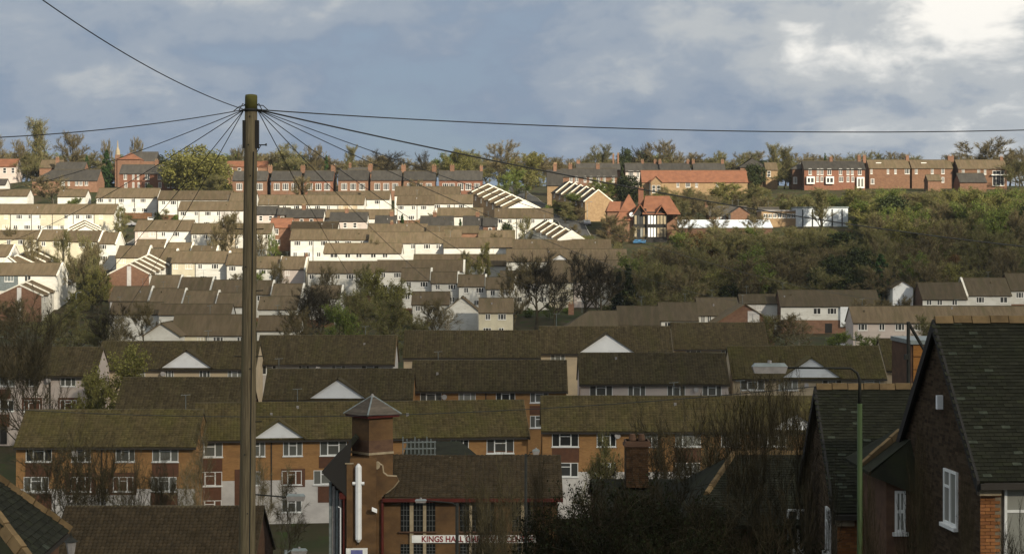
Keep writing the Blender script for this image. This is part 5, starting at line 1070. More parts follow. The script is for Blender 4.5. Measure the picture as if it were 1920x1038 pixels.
for key, px, yt, D, w, lab in (
    ('poplar', 71, 222, 612, 34, 'tall slim bare tree on the far left ridge, highest of all'), ('bare0', 132, 248, 615, 56, 'round bare brown tree left of the hill church'), ('bare1', 36, 262, 610, 36, 'small bare tree left of the tall slim one'), ('olive0', 48, 285, 600, 44, 'olive bush like tree below the tall slim tree'),
    ('bare2', -2, 255, 606, 40, 'bare tree cut by the left edge on the ridge'), ('conifer', 200, 282, 590, 24, 'pointed dark green conifer left of the red brick ridge terrace'), ('conifer', 163, 292, 604, 14, 'small dark conifer behind the low school roof'), ('bare1', 201, 262, 640, 24, 'thin bare tree behind the hill church'), ('bare0', 255, 258, 650, 30, 'faint bare tree behind the church roof'),
    ('willow', 372, 276, 578, 116, 'broad pale green willow left of the pole on the ridge'), ('bare2', 444, 273, 620, 36, 'bare tree just left of the pole top'), ('olive1', 416, 300, 600, 40, 'low olive tree beside the big willow'),
    ('olive2', 548, 268, 600, 74, 'wide half bare tree right of the pole on the ridge'), ('bare0', 505, 286, 610, 60, 'low brown tree right of the pole'), ('bare1', 592, 272, 606, 46, 'bare tree over the second ridge house'), ('conifer', 612, 292, 590, 12, 'small dark conifer among the ridge houses'), ('poplar', 657, 272, 612, 20, 'slim poplar over the fourth ridge house'),
    ('dark1', 726, 282, 612, 74, 'dark rounded bare tree over the fifth ridge house'), ('bare1', 690, 300, 606, 60, 'low bare tree between ridge houses'), ('dark0', 792, 282, 612, 30, 'small black bare tree with open branches on the skyline'), ('spring1', 856, 280, 606, 64, 'spring green tree on the skyline, centre'), ('bare2', 934, 264, 610, 70, 'tall pale bare tree on the skyline, centre'), ('spring0', 986, 286, 566, 66, 'bright green rounded tree in front of the ridge, centre'), ('olive0', 905, 318, 590, 40, 'olive tree at the right end of the ridge row'),
    ('olive2', 1110, 272, 625, 66, 'rounded olive brown tree over the upper grey roofs'), ('bare1', 1046, 296, 620, 34, 'faint bare tree right of the bright green tree'), ('ever0', 1172, 279, 626, 30, 'round evergreen on the skyline right of centre'), ('dark0', 1204, 270, 626, 44, 'purple grey bare tree on the skyline right of centre'), ('bare0', 1240, 264, 622, 66, 'wide bare tree right of the purple grey one'), ('olive1', 1340, 295, 620, 60, 'low olive tree behind the three slate roofs'),
    ('ever1', 1414, 308, 580, 42, 'dark evergreen beside the hipped slate roof'), ('poplar', 1452, 268, 600, 22, 'left of two pale poplars on the right ridge'), ('poplar', 1474, 274, 604, 26, 'right of two pale poplars on the right ridge'), ('conifer', 1547, 288, 600, 10, 'tiny dark conifer behind the red terrace roof'), ('olive0', 1632, 284, 605, 46, 'olive tree behind the gap of the right ridge houses'),
    ('bare2', 1838, 260, 612, 120, 'very wide bare tree behind the far right ridge house'), ('bare0', 1912, 276, 612, 50, 'bare tree at the right edge of the ridge'), ('bare1', 1785, 290, 615, 40, 'small bare tree left of the very wide one'), ('olive1', 1905, 300, 570, 60, 'olive tree right of the far right ridge house'), ('olive2', 1470, 316, 575, 50, 'olive tree left of the red terrace'),
    ('ever0', 1176, 330, 548, 50, 'dark green shrub tree above the pub, below the ridge'), ('mid0', 1130, 335, 545, 60, 'green tree below the pink brick terrace'), ('olive0', 1240, 350, 530, 60, 'olive tree below the red roof, left'), ('olive1', 1300, 352, 530, 70, 'olive tree below the red roof, middle'), ('spring0', 1370, 342, 545, 70, 'bright green hedge tree below the red roof, right'), ('olive2', 1410, 345, 540, 60, 'olive tree below the right poplars'), ('mid1', 960, 318, 560, 50, 'green tree left of the shaded gable'),
    ('ever1', 280, 345, 560, 16, 'clipped dark bush before the red brick terrace'), ('spring2', 1420, 348, 552, 44, 'yellow green hedge on the slope under the ridge')):
    tree(key, px, yt, D, w, lab, GR, 'ridge_tree')
def ridge_backdrop():
    rg = random.Random(5); px = -40
    while px < 1990:
        D = rg.uniform(640, 690); k = rg.choice(['olive0', 'olive1', 'olive2', 'bare0', 'bare1', 'bare2', 'mid0', 'ever0']); yt = rg.uniform(284, 304); w = rg.uniform(54, 90)
        tree(k, px, yt, D, w, 'low tree of the belt behind ' + ('the school and church on the left ridge' if px < 430 else 'the ridge row right of the pole' if px < 960 else 'the slate and red roofs right of centre' if px < 1440 else 'the terraces on the right ridge'), 'tree belt behind the ridge', 'ridge_tree'); px += rg.uniform(18, 30)
ridge_backdrop()
# the wood on the right hand slope
def wood():
    rg = random.Random(77); pts = []; n = 0; tries = 0
    while n < 292 and tries < 9000:
        tries += 1; D = rg.uniform(393, 552); px = rg.uniform(1150, 1990); x = (px - 960) * D / FPX
        if px < 1225 and D > 455: continue
        if px < 1460 and D > 488 and rg.random() < .5: continue
        if any((x - a) ** 2 + (D - b) ** 2 < (c + 1.5) ** 2 for a, b, c in FOOT) or any((x - a) ** 2 + (D - b) ** 2 < 5.2 ** 2 for a, b in pts): continue
        if math.hypot(x - 16, 0) < 7 and D > 465: continue
        z = gz(x, D); ylim = 352 + rg.uniform(0, 14) if px > 1610 else (430 + rg.uniform(-6, 14) if D < 489 else 362 + rg.uniform(0, 16))
        if px < 1280 and D < 480: ylim = 452 + rg.uniform(0, 18)
        H = min(rg.uniform(7.5, 13.0), (HY - ylim) / FPX * D - z)
        if H < 2.2: continue
        up = px > 1560 and D > 460
        kind = rg.choices(['bare', 'olive', 'mid', 'ever', 'rust', 'spring', 'conifer'], [.8, 3.2, 7.0, .8, .03, 2.4, .15] if up else [4.0, 6.5, 1.8, .35, .03, .4, .12])[0]
        if H < 4 and kind in ('bare', 'conifer'): kind = 'olive'
        key = kind + (str(rg.randrange(3)) if kind in ('bare', 'olive', 'mid', 'spring') else (str(rg.randrange(2)) if kind == 'ever' else ''))
        lab = {'bare': 'leafless brown tree in the wood on the right hand slope', 'olive': 'thin olive leaved tree in the wood on the right hand slope', 'mid': 'green leafing tree in the wood on the right hand slope', 'ever': 'dark evergreen tree in the wood on the right hand slope', 'rust': 'rusty brown leaved tree in the wood on the right hand slope', 'spring': 'bright yellow green tree in the wood on the right hand slope', 'conifer': 'dark conifer in the wood on the right hand slope'}[kind].replace('in the wood', ('high' if D > 490 else ('halfway up' if D > 440 else 'low')) + ' in the ' + ('left' if px < 1420 else ('middle' if px < 1640 else 'right')) + ' part of the wood').replace(' on the right hand slope', ' on the right')
        plant(key, x, D, H, min(H * .95, 8.5) * rg.uniform(.85, 1.15) if kind != 'conifer' else H * .45, lab, 'trees of the wood on the right hand slope', 'woodland_tree'); pts.append((x, D)); n += 1
wood()
tree('birch0', 1806, 405, 470, 40, 'white stemmed birch at the right of the wood', None, 'birch_tree'); tree('birch1', 1768, 398, 472, 30, 'second white stemmed birch left of the other one in the wood', None, 'birch_tree'); tree('poplar', 1538, 352, 486, 34, 'pale feathery poplar before the industrial building', None, 'poplar_tree')
GM = 'trees on the valley floor'
for key, px, yt, D, w, lab in (
    ('midb0', 62, 560, 203, 150, 'big forked bare tree before the pink rendered flats'), ('spring0', 218, 652, 204, 110, 'yellow green leafing tree between the left flats'), ('spring1', 180, 700, 202, 60, 'smaller yellow green tree below the larger one'), ('dark1', 206, 572, 276, 84, 'dark bare tree above the left flats'), ('olive2', 185, 588, 282, 60, 'olive twiggy tree left of the white stemmed birch'), ('birch0', 224, 585, 270, 44, 'white stemmed forked birch above the left flats'), ('olive0', 130, 570, 300, 90, 'olive bare tree above the far left flats'), ('bare0', 30, 560, 318, 90, 'brown bare tree at the left edge below the stepped terrace'), ('olive1', 95, 590, 280, 80, 'low olive tree over the far left flats roof'),
    ('bare1', 270, 565, 300, 70, 'brown bare tree right of the white stemmed birch'), ('midb1', 602, 520, 372, 110, 'dark twiggy tree right of the pole'), ('dark0', 590, 538, 330, 110, 'dark bare tree right of the pole'), ('spring2', 726, 528, 345, 84, 'yellow green willow like tree in the centre'), ('spring0', 690, 505, 360, 56, 'pale green tree top left of the yellow green one'), ('olive1', 668, 545, 320, 90, 'olive tree under the dark twiggy tree'), ('olive2', 720, 560, 300, 80, 'olive tree below the yellow green one'), ('mid1', 640, 570, 300, 70, 'green tree above the white flats gable'), ('bare0', 815, 560, 320, 60, 'brown bare tree left of the centre white gable'), ('bare2', 560, 575, 290, 70, 'bare tree close right of the pole'),
    ('olive0', 770, 590, 290, 60, 'olive tree above the gap between the flats'), ('birch1', 838, 575, 330, 50, 'pale stemmed birch in front of the centre white gable'), ('dark0', 1098, 470, 378, 96, 'left of two big black bare trees, right of centre'), ('dark1', 1128, 482, 372, 90, 'right of two big black bare trees, right of centre'), ('dark1', 1005, 470, 380, 96, 'tall dark bare tree in the centre'), ('bare1', 965, 495, 376, 70, 'brown bare tree left of the tall dark one in the centre'), ('dark0', 1040, 500, 370, 60, 'small dark bare tree between the tall dark trees'),
    ('cypress', 1178, 498, 378, 34, 'dark ivy clad upright tree right of the black bare trees'), ('cypress', 1160, 510, 380, 30, 'dark ivy clad tree touching the black bare trees'), ('olive1', 1222, 490, 374, 90, 'olive brown tree right of the ivy clad trees'), ('bare2', 1270, 500, 372, 90, 'brown bare tree left of the wood edge'), ('olive2', 1215, 545, 340, 60, 'low olive tree among the small brown roofs'), ('olive0', 1290, 535, 360, 70, 'olive tree above the brown roofs, right of centre'), ('ever1', 1370, 532, 395, 46, 'dark round evergreen at the foot of the wood'), ('conifer', 1652, 478, 400, 48, 'big dark conifer at the foot of the wood'), ('ever0', 1500, 540, 398, 60, 'dark evergreen behind the pale house row'), ('ever1', 1612, 520, 402, 60, 'dark evergreen between pale house row and conifer'),
    ('bare0', 1478, 588, 330, 90, 'brown bare tree before the pale house row'), ('birch0', 1500, 596, 322, 50, 'pale stemmed birch before the pale house row'), ('olive1', 1430, 590, 325, 60, 'olive brown tree right of the orange gable'), ('bare1', 1640, 560, 345, 90, 'brown bare tree right of the pale house row'), ('bare2', 1690, 555, 340, 80, 'brown bare tree above the long low flats'), ('olive2', 1740, 590, 300, 70, 'olive tree behind the near slate roof'), ('mid0', 1630, 625, 290, 60, 'green hedge tree beside the garden shed'), ('mid1', 1570, 622, 300, 50, 'green garden tree right of the shed'), ('rust', 1790, 478, 420, 40, 'rusty brown leaved round tree above the stepped right houses'),
    ('birch1', 376, 770, 158, 46, 'slim pale birch before the front left flats'), ('midb1', 108, 792, 150, 130, 'bare spreading tree before the front left flats'), ('midb0', 188, 818, 148, 120, 'second bare spreading tree before the front left flats'), ('midb1', 300, 850, 146, 80, 'low bare tree right of the two spreading ones'), ('midb0', 248, 846, 146, 70, 'small bare tree before the middle of the front left flats'), ('birch0', 355, 862, 143, 60, 'bushy pale stemmed birch beside the pole'),
    ('birch1', 546, 872, 118, 62, 'pale forked birch between pole and chapel'), ('birch0', 490, 850, 135, 50, 'pale thin birch right beside the pole'), ('midb0', 900, 880, 96, 90, 'bare tree before the chapel sign'), ('midb1', 945, 868, 92, 100, 'second bare tree before the chapel sign, further right'), ('sap0', 1000, 850, 96, 60, 'upright bare sapling at the right end of the chapel'),
    ('olive0', 1125, 815, 140, 80, 'olive bare tree before the orange flats, right of chapel'), ('midb0', 1230, 770, 140, 130, 'large bare tree before the orange flats'), ('midb1', 1330, 745, 138, 130, 'bare tree in the middle of the thicket'), ('midb0', 1420, 690, 120, 170, 'tall bare tree in the thicket before the white pediment flats'), ('midb1', 1500, 700, 115, 130, 'tall bare tree in the thicket beside the slate house')):
    tree(key, px, yt, D, w, lab, GM, 'valley_tree')
GB = 'saplings of the near thicket'
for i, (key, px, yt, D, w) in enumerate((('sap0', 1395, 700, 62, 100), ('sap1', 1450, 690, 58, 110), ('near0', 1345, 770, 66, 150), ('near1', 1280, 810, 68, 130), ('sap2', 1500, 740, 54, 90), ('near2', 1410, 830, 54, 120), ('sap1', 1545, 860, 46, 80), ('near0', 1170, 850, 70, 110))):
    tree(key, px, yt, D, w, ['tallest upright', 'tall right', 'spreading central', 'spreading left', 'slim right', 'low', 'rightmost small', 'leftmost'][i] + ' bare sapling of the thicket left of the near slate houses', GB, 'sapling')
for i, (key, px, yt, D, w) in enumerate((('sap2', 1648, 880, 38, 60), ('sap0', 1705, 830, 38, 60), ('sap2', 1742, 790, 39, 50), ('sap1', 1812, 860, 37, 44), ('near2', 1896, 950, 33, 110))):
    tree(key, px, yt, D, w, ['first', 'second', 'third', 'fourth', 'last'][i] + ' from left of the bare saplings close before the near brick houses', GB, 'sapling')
for i, (px, yt, D, w, lab) in enumerate(((1120, 918, 58, 240, 'dark ivy tangled bush mass at the bottom, left part'), (1225, 915, 60, 230, 'dark ivy tangled bush mass at the bottom, under the chimney'), (1320, 945, 52, 230, 'dark ivy tangled bush mass at the bottom, right part'), (1050, 945, 62, 160, 'dark evergreen bush right of the chapel sign'), (1180, 950, 50, 300, 'lowest dark tangled bush at the bottom centre'), (1430, 990, 48, 220, 'dark low evergreen below the hipped slate roof'), (1290, 985, 45, 220, 'dark tangled bush in front of the hipped slate roof'))):
    tree('bigever', px, yt, D, w, lab, 'dark evergreen bushes at the bottom', 'evergreen_bush')
for i, (key, px, yt, D, w) in enumerate((('near0', 1140, 880, 56, 200), ('near1', 1240, 890, 52, 190), ('near2', 1330, 900, 48, 190), ('near0', 1440, 900, 46, 170))):
    tree(key, px, yt, D, w, ['leftmost', 'second', 'third', 'rightmost'][i] + ' tangle of bare branches over the dark bushes at the bottom', 'tangled bare shrubs at the bottom', 'bare_shrub')
# shrubs and hedges in the gardens of the estate
def garden_shrubs():
    rg = random.Random(9); n = 0; bp = [b for b in BASE if 385 < b[1] < 545 and abs(b[0]) < 125]; rg.shuffle(bp)
    for (x, y, z) in bp:
        if n >= 90: break
        px = 960 + x / y * FPX
        if px > 1150: continue
        xx, yy = x + rg.uniform(-6, 6), y - rg.uniform(2.2, 5)
        if any((xx - a) ** 2 + (yy - b) ** 2 < (c * .9) ** 2 for a, b, c in FOOT): continue
        k = rg.choice(['shrub0', 'shrub1', 'shrubo0', 'shrubo1']); plant(k, xx, yy, rg.uniform(1.0, 2.4), rg.uniform(1.6, 4.0), 'small garden shrub between the estate terraces', 'garden shrubs of the estate', 'garden_shrub'); n += 1
garden_shrubs()
def garden_trees():
    rg = random.Random(19); n = 0; bp = [b for b in BASE if 395 < b[1] < 540 and b[0] < 22]; rg.shuffle(bp)
    for (x, y, z) in bp:
        if n >= 46: break
        xx, yy = x + rg.uniform(-7, 7), y - rg.uniform(2.5, 6)
        if any((xx - a) ** 2 + (yy - b) ** 2 < (c * .95) ** 2 for a, b, c in FOOT): continue
        k = rg.choice(['bare0', 'bare1', 'bare2', 'olive0', 'olive1', 'olive2', 'spring0', 'mid1']); H = rg.uniform(2.8, 5.4); plant(k, xx, yy, H, H * rg.uniform(.7, 1.0), 'small garden tree between the estate terraces', 'garden trees of the estate', 'garden_tree'); n += 1
garden_trees()
def garden_fences():
    rg = random.Random(4); q = MB(); w = 1.8
    for k in range(9): q.box(w * k / 9 + .006, w * (k + 1) / 9 - .006, -.02, .02, 0, 1.6)
    q.box(0, w, .02, .07, .3, .42); q.box(0, w, .02, .07, 1.2, 1.32); panel = q.mesh('fence_panel', ['fence']); p2 = MB(); p2.box(-.06, .06, -.06, .06, -.4, 1.72); post = p2.mesh('fence_post', ['fence'])
    for o in [o for o in C.objects if o.get('group') in (G2, G4) and 385 < o.location.y < 530 and 'L' in o]:
        if rg.random() < .25: continue
        L = o['L']; off = rg.uniform(3.2, 5.0); yaw = o.rotation_euler.z; u = Vector((math.cos(yaw), math.sin(yaw))); v = Vector((-u.y, u.x)); s = Vector(o.location.xy) - v * off
        if any((s.x + u.x * L / 2 - a) ** 2 + (s.y + u.y * L / 2 - b) ** 2 < (c * .8) ** 2 for a, b, c in FOOT): continue
        n = max(2, int(L / w)); r = thing('garden_fence', 'brown board fence along the gardens between the estate terraces', 'fence', (s.x, s.y, gz(s.x, s.y)), yaw, 'garden fences of the estate')
        for i in range(n):
            p = s + u * (i * w); z = gz(p.x, p.y) - gz(s.x, s.y); link('fence_panel', panel, r, None, (i * w, 0, z)); link('fence_post', post, r, None, (i * w, .03, z))
garden_fences()
for key, px, yt, D, w, lab in (('bare0', 436, 396, 446, 50, 'pale leafless tree before the white terrace left of pole'), ('bare2', 402, 412, 446, 34, 'small leafless tree before the white terrace left of pole'), ('conifer', 754, 403, 462, 17, 'green conifer in the estate, centre'), ('conifer', 863, 411, 462, 14, 'small dark conifer between cottages, centre'), ('olive0', 160, 440, 424, 50, 'olive tree behind the stepped terrace, left'), ('olive2', 232, 388, 474, 34, 'bare tree right of the yellow walled terrace'), ('bare1', 175, 455, 414, 44, 'bare tree below the small stepped gables'), ('spring1', 185, 505, 402, 50, 'green garden tree left of the brick gable with strip'), ('ever0', 296, 398, 478, 18, 'dark bush at the small car park'), ('bare1', 522, 488, 404, 40, 'leafless garden tree right of the pole'), ('bare0', 490, 436, 446, 28, 'leafless tree touching the pole, right side'), ('ever1', 950, 417, 462, 24, 'green round bush before the white terrace, right centre'), ('mid1', 1086, 362, 508, 70, 'dark green tree below the stepped brick wings'), ('olive1', 1060, 378, 495, 50, 'olive tree left of the hill road'), ('bare0', 1150, 402, 462, 60, 'leafless tree before the pub, left'), ('bare2', 1168, 420, 455, 60, 'leafless tree before the pub, middle'), ('olive2', 870, 470, 424, 40, 'olive tree at the right of the sunlit terraces'), ('spring0', 905, 455, 424, 24, 'small yellow green tree between brown roofs'), ('bare1', 1000, 480, 405, 60, 'leafless tree before the white houses row'), ('olive0', 690, 494, 404, 44, 'pale green shrubby tree at the right end of white terrace'), ('mid2', 510, 437, 450, 24, 'green bush beside the small bay house'), ('spring1', 150, 545, 398, 40, 'green shrub below the stepped terrace, left'), ('bare2', 100, 330, 548, 90, 'leafless tree before the low school'), ('olive1', 400, 328, 566, 70, 'olive shrub tree under the big willow'), ('bare0', 565, 330, 552, 40, 'leafless tree before the second ridge house'), ('bare1', 776, 336, 552, 34, 'leafless tree before the sixth ridge house'), ('olive1', 118, 430, 440, 44, 'olive tree below the row under the yellow walled terrace'), ('bare0', 60, 440, 434, 40, 'leafless tree below the row at the left edge'), ('bare2', 148, 470, 410, 46, 'leafless tree beside the high stepped terrace'), ('olive2', 165, 478, 406, 44, 'olive tree over the garden left of the brick gable'), ('bare1', 190, 498, 404, 36, 'thin leafless tree left of the brick gable'), ('bare0', 20, 425, 452, 30, 'small leafless tree at the left edge of the estate'), ('olive0', 470, 462, 438, 40, 'olive tree partly behind the pole'), ('bare2', 610, 495, 404, 40, 'leafless tree right of the red chimney'), ('bare0', 930, 436, 446, 30, 'leafless tree near the pale roofs, right centre'), ('olive1', 985, 405, 462, 34, 'olive tree before the white terrace with lit gable'), ('bare1', 700, 448, 436, 26, 'small leafless tree above the five windowed terrace'), ('olive2', 225, 415, 462, 30, 'olive tree left of the dark brick gable'), ('bare0', 1284, 404, 474, 46, 'left of three leafless trees before the pale metal roof'), ('bare2', 1345, 408, 473, 50, 'middle of three leafless trees before the pale metal roof'), ('bare1', 1415, 402, 474, 52, 'right of three leafless trees before the pale metal roof')):
    tree(key, px, yt, D, w, lab, 'trees in the estate', 'estate_tree')

# ---------------------------------------------------------------- telegraph pole and its wires
def pole():
    D = 41.0; b = P(457, 1200, D); zg = gz(b.x, D); r = thing('telegraph_pole', 'tall weathered wooden telegraph pole with mossy top', 'pole', (b.x, D, zg)); o = Vector((b.x, D, zg)); q = MB()
    c = lambda py: P(471 + (463 - 471) * (py - 177) / 861, py, D) - o
    ys = [205, 300, 400, 520, 640, 760, 880, 1038, 1200]; pts = [c(y) for y in ys]; rad = [.132 + .055 * (y - 177) / 1023 for y in ys]; pts.append(Vector((pts[-1].x, 0, -.5))); rad.append(.19)
    q.tube(pts, rad, 20); q.build('shaft', 'wood_pole', r, True)
    q = MB(); q.tube([c(205), c(182), c(178), c(177)], [.134, .132, .122, .06], 20); q.build('mossy_top', 'moss_wood', r, True)
    q = MB(); q.tube([c(209), c(204)], [.15, .15], 20); q.build('cable_ring', 'dark_metal', r, True)
    for sx in (-1, 1):
        q = MB(); p0, p1 = c(226), c(278); x = p0.x + sx * .135; q.box(x - .035, x + .035, -.10, .06, p1.z, p0.z); q.build('side_plate', 'black_timber', r)
    q = MB(); p = c(272); q.tube([p + Vector((.1, -.02, 0)), p + Vector((.33, -.05, 0))], .014, 6); q.tube([p + Vector((.13, -.02, -.16)), p + Vector((.22, -.04, -.01))], .009, 5); q.box(p.x + .32, p.x + .35, -.07, -.03, p.z - .02, p.z + .03); q.build('step_peg', 'dark_metal', r)
    for (py, sx) in ((430, -1), (430, 1), (545, 1), (668, -1), (668, 1), (790, 1)):
        q = MB(); p = c(py); q.tube([p + Vector((sx * .12, -.03, 0)), p + Vector((sx * .30, -.05, .01))], .013, 6); q.build('step_peg', 'dark_metal', r)
    q = MB(); q.tube([c(y) + Vector((.075, -(.132 + .055 * (y - 177) / 1023) * .9, 0)) for y in (285, 420, 600, 800, 1038, 1190)], .014, 6); q.build('cable_conduit', 'dark_metal', r)
    for (py, dx) in ((219, -.005), (272, -.03), (330, .02), (500, -.06), (690, .05), (850, -.04), (960, .03)):
        q = MB(); p = c(py) + Vector((dx, -.13 - .055 * (py - 177) / 1023, 0)); q.tube([p, p + Vector((0, -.02, 0))], .017, 6); q.build('bolt', 'dark_metal', r)
    for k, (dx, dz) in enumerate(((.17, .06), (.26, .02), (-.17, .06), (-.24, .0))):
        q = MB(); p = c(200); q.tube([p + Vector((math.copysign(.12, dx), 0, .03)), p + Vector((dx, -.05, dz)), p + Vector((dx * 1.5, -.08, -.10))], .011, 5); q.build('drop_loop', 'wire', r)
    return c(206) + o
TOP = pole()
def wire(label, end, sag, side, r=.0100, start=None):
    a = start or (TOP + Vector((side * .14, -.06, 0))); e_ = P(*end); q = MB(); n = 26; pts = []
    for i in range(n + 1): t = i / n; p = a.lerp(e_, t); p.z -= sag * 4 * t * (1 - t); pts.append(p)
    q.tube([p - a for p in pts], r, 5); o = q.build('telephone_wire', 'wire'); o.location = a
    tag(o, label, 'wire', 'wires fanning out from the telegraph pole')
wire('black wire rising from the pole to the top left', (-40, -88, 27), .25, -1)
wire('nearly level wire from the pole to the left edge', (-120, 262, 34), .12, -1)
wire('wire from the pole down to the left edge at ridge height', (-60, 366, 90), .35, -1)
wire('wire from the pole down across the white terraces to the left edge', (-40, 468, 110), .5, -1)
wire('steep wire from the pole across the estate, left side', (60, 640, 130), .6, -1)
wire('steepest wire from the pole on its left side', (190, 640, 150), .5, -1)
wire('long nearly level wire from the pole to the right edge', (2020, 241, 50), .25, 1, .0135)
wire('wire from the pole falling gently to the right edge at wood height', (2000, 470, 62), .35, 1, .018)
wire('wire from the pole falling to the foot of the wood', (1700, 565, 150), .9, 1)
wire('wire from the pole falling across the pub to the small brown roofs', (1420, 566, 170), 1.0, 1)
wire('wire from the pole falling to the bare dark trees in the centre', (1060, 548, 190), 1.1, 1)
wire('wire from the pole falling to the stepped centre houses', (900, 574, 200), 1.1, 1)
wire('steepest wire from the pole on its right side', (700, 575, 180), .5, 1)
wire('low sagging wire across the picture in front of the tower', (1640, 712, 74), 1.0, 0, .017, P(-140, 755, 92))

# ---------------------------------------------------------------- street lamps and small posts
def lamp(label, px, D, y_top, arm_px, y_head, head_px, head_h, colm, armm, rad=.06, name='street_lamp', green_from=None, flip=1):
    b = P(px, y_top, D); zg = gz(b.x, D); r = thing(name, label, 'street lamp', (b.x, D, zg)); zt = b.z - zg; s = D / FPX; zk = zt if green_from is None else (HY - green_from) * s - zg
    q = MB(); q.tube([(0, 0, -.4), (0, 0, zk)], [rad * 1.25, rad], 10); q.build('column', colm, r, True)
    dx = (arm_px - px) * s; zh = (HY - y_head) * s - zg; sg = 1 if dx > 0 else -1; q = MB()
    q.tube([(0, 0, zk), (0, 0, zt - .25), (sg * .06, 0, zt - .10), (sg * .2, 0, zt), (dx * .6, 0, (zt * .45 + zh * .55)), (dx, 0, zh)], [rad * .75, rad * .6, rad * .5, rad * .42, rad * .4, rad * .4], 8); q.build('arm', armm, r, True)
    w = head_px * s; q = MB(); hh = head_h * s; x0, x1 = (dx, dx + sg * w); x0, x1 = min(x0, x1), max(x0, x1)
    q.hexa([(x0 + .05, -.10, zh - hh * .6), (x1 - .05, -.10, zh - hh * .6), (x1 - .05, .10, zh - hh * .6), (x0 + .05, .10, zh - hh * .6), (x0, -.12, zh + hh * .15), (x1, -.12, zh + hh * .15), (x1, .12, zh + hh * .15), (x0, .12, zh + hh * .15)]); hd_ = q.build('lamp_head', 'lamp_grey', r)
    q = MB(); q.hexa([(x0, -.125, zh + hh * .15), (x1, -.125, zh + hh * .15), (x1, .125, zh + hh * .15), (x0, .125, zh + hh * .15), (x0 + .06, -.07, zh + hh * .5), (x1 - .06, -.07, zh + hh * .5), (x1 - .06, .07, zh + hh * .5), (x0 + .06, .07, zh + hh * .5)]); q.build('canopy', 'metal_grey', hd_)
    q = MB(); q.tube([((x0 + x1) / 2, 0, zh + hh * .5), ((x0 + x1) / 2, 0, zh + hh * .5 + .06)], .045, 8); q.build('photocell', 'lamp_grey', hd_)
lamp('green street lamp column with dark curved arm in front of the right hand houses', 1612, 42, 690, 1476, 689, 66, 17, 'green_paint', 'dark_metal', .055, green_from=756)
lamp('street lamp whose arm reaches right from behind the telegraph pole', 466, 72, 926, 537, 931, 35, 12, 'dark_metal', 'dark_metal', .07)
lamp('low street lamp head at the bottom edge between pole and chapel', 536, 70, 1030, 546, 1033, 30, 11, 'metal_grey', 'metal_grey', .05)
lamp('dark street lamp with curved arm before the chapel windows', 857, 84, 942, 800, 938, 22, 6, 'dark_metal', 'dark_metal', .07)
lamp('slim grey lamp column at the right end of the chapel', 986, 88, 850, 998, 846, 14, 9, 'dark_metal', 'dark_metal', .06)
def lantern():
    D = 52; b = P(133, 1018, D); zg = gz(b.x, D); r = thing('lantern_post', 'old style glazed lantern on a post, bottom left', 'lantern', (b.x, D, zg)); z = b.z - zg
    q = MB(); q.tube([(0, 0, -.3), (0, 0, z - .35)], [.06, .04], 8); q.build('post', 'dark_metal', r); q = MB(); q.tube([(0, 0, z - .35), (0, 0, z + .05)], [.08, .15], 6); q.build('glazing', 'lamp_grey', r)
    q = MB(); q.tube([(0, 0, z + .05), (0, 0, z + .16), (0, 0, z + .2)], [.2, .06, .04], 6); q.build('cap', 'dark_metal', r); q = MB(); q.tube([(0, 0, z + .2), (0, 0, z + .3)], [.03, .01], 6); q.build('finial', 'dark_metal', r)
lantern()
def shed():
    D = 330; A = P(1560, 640, D); z = gz(A.x, D); r = thing('garden_shed', 'small brown wooden shed in the garden below the pale house row', 'shed', (A.x, D, z)); s = D / FPX; w, h = 30 * s, 24 * s
    for k in range(6): q = MB(); q.box(w * k / 6 + .01, w * (k + 1) / 6 - .01, 0, .05, 0, h); q.build('board', 'plywood', r)
    q = MB(); q.box(0, w, .06, 2, 0, h - .02); q.build('wall', 'brick_dark', r); q = MB(); q.slab((-.2, -.2, h), (w + .2, -.2, h), (w + .2, 2.2, h + .4), (-.2, 2.2, h + .4), .08); q.build('roof', 'lamp_grey', r)
shed()

def estate_lamps():
    q = MB(); q.tube([(0, 0, -.3), (0, 0, 5.6), (0, -.2, 5.9), (0, -.8, 6.0)], [.09, .06, .05, .045], 6); col = q.mesh('column', ['metal_grey']); q = MB(); q.box(-.12, .12, -1.3, -.75, 5.93, 6.08); hd_ = q.mesh('lamp_head', ['lamp_grey']); rg = random.Random(31); n = 0
    while n < 16:
        y = rg.uniform(395, 545); px = rg.uniform(20, 1110); x = (px - 960) * y / FPX
        if any((x - a) ** 2 + (y - b) ** 2 < c ** 2 for a, b, c in FOOT): continue
        r = thing('estate_street_lamp', 'slim grey street lamp standing between the estate terraces', 'street lamp', (x, y, gz(x, y)), rg.uniform(0, 6.28), 'street lamps of the estate'); link('column', col, r); link('lamp_head', hd_, r); n += 1
estate_lamps()
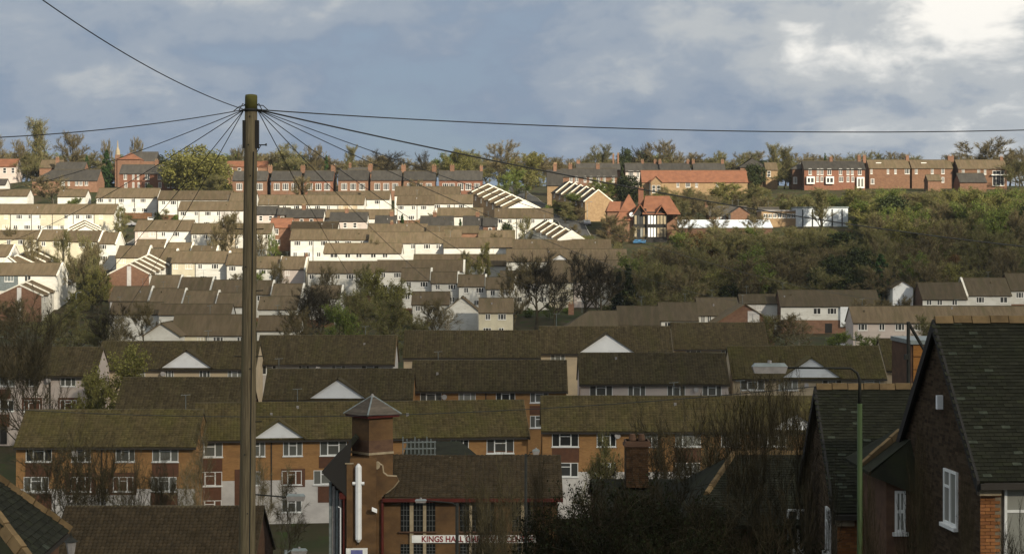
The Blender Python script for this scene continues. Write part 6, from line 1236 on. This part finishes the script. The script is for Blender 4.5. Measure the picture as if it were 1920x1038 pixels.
# ---------------------------------------------------------------- parked cars
def car_proto():
    b = MB(); L, W = 4.1, 1.7
    prof_ = [(0, .35), (0, .75), (.25, .85), (1.05, .95), (1.65, 1.42), (2.9, 1.45), (3.65, 1.0), (4.05, .92), (4.1, .4)]
    for s in (0, 1): pts = [(x, W * s, z) for x, z in prof_]; b.face(pts if s == 0 else pts[::-1])
    for (x0, z0), (x1, z1) in zip(prof_, prof_[1:] + prof_[:1]): b.face([(x0, 0, z0), (x0, W, z0), (x1, W, z1), (x1, 0, z1)])
    g = MB()
    for y in (-.01, W + .01): g.face([(1.2, y, .98), (3.45, y, 1.0), (2.85, y, 1.38), (1.7, y, 1.36)])
    g.face([(1.10, .12, 1.0), (1.10, W - .12, 1.0), (1.60, W - .16, 1.40), (1.60, .16, 1.40)]); g.face([(3.62, W - .12, 1.04), (3.62, .12, 1.04), (2.96, .16, 1.44), (2.96, W - .16, 1.44)])
    w = MB(); w.tube([(0, -.1, 0), (0, .1, 0)], .31, 12); return b, g.mesh('windows', ['glass']), w.mesh('wheel', ['tyre'])
CB, CG, CW = car_proto(); CM = {m: CB.mesh('body', [m]) for m in ('car_paint', 'car_red', 'car_white')}
def car(px, D, rz, m, label):
    x = (px - 960) * D / FPX; r = thing('parked_car', label, 'car', (x, D, gz(x, D) + .10), R(rz), 'parked cars'); link('body', CM[m], r); link('windows', CG, r)
    for cx in (.8, 3.25):
        for cy in (.05, 1.65): link('wheel', CW, r, None, (cx, cy, .31))
car(262, 470, 60, 'car_paint', 'grey car parked on the estate road, upper left'); car(272, 476, 60, 'car_white', 'white car parked on the estate road, upper left'); car(44, 548, 80, 'car_red', 'red car on the road at the far left under the ridge')
car(1108, 492, 95, 'car_paint', 'grey car on the hill road beside the brick row'); car(1096, 510, 95, 'car_white', 'white car on the hill road beside the brick row'); car(1040, 470, 30, 'car_paint', 'dark car behind the stepped white gables'); car(1722, 300, 10, 'car_white', 'white car behind the near slate roof ridge'); car(1748, 296, 170, 'car_red', 'red car behind the near slate roof ridge')

def more_cars():
    rg = random.Random(12); n = 0; cols = ['silver grey', 'white', 'red']
    while n < 14:
        y = rg.uniform(398, 530); px = rg.uniform(30, 1110); x = (px - 960) * y / FPX
        if any((x - a) ** 2 + (y - b) ** 2 < (c + .6) ** 2 for a, b, c in FOOT): continue
        m = rg.choice(['car_paint', 'car_white', 'car_red', 'car_paint']); car(px, y, rg.choice([0, 180, 85, 95]) + rg.uniform(-6, 6), m, {'car_paint': 'grey car parked among the estate terraces', 'car_white': 'white car parked among the estate terraces', 'car_red': 'red car parked among the estate terraces'}[m]); n += 1
more_cars()
# ---------------------------------------------------------------- thin air between the slopes
def haze():
    q = MB(); q.box(-880, 880, -75, 2500, -60, 62); o = q.build('haze', 'white', None, kind='stuff'); o.data.materials.clear(); m = bpy.data.materials.new('haze'); m.use_nodes = True; N = m.node_tree.nodes; N.remove(N['Principled BSDF']); v = N.new('ShaderNodeVolumePrincipled')
    v.inputs['Color'].default_value = (.86, .90, .95, 1); v.inputs['Density'].default_value = HAZE; v.inputs['Anisotropy'].default_value = .2; m.node_tree.links.new(v.outputs[0], N['Material Output'].inputs['Volume']); o.data.materials.append(m)
HAZE = .00006
haze()
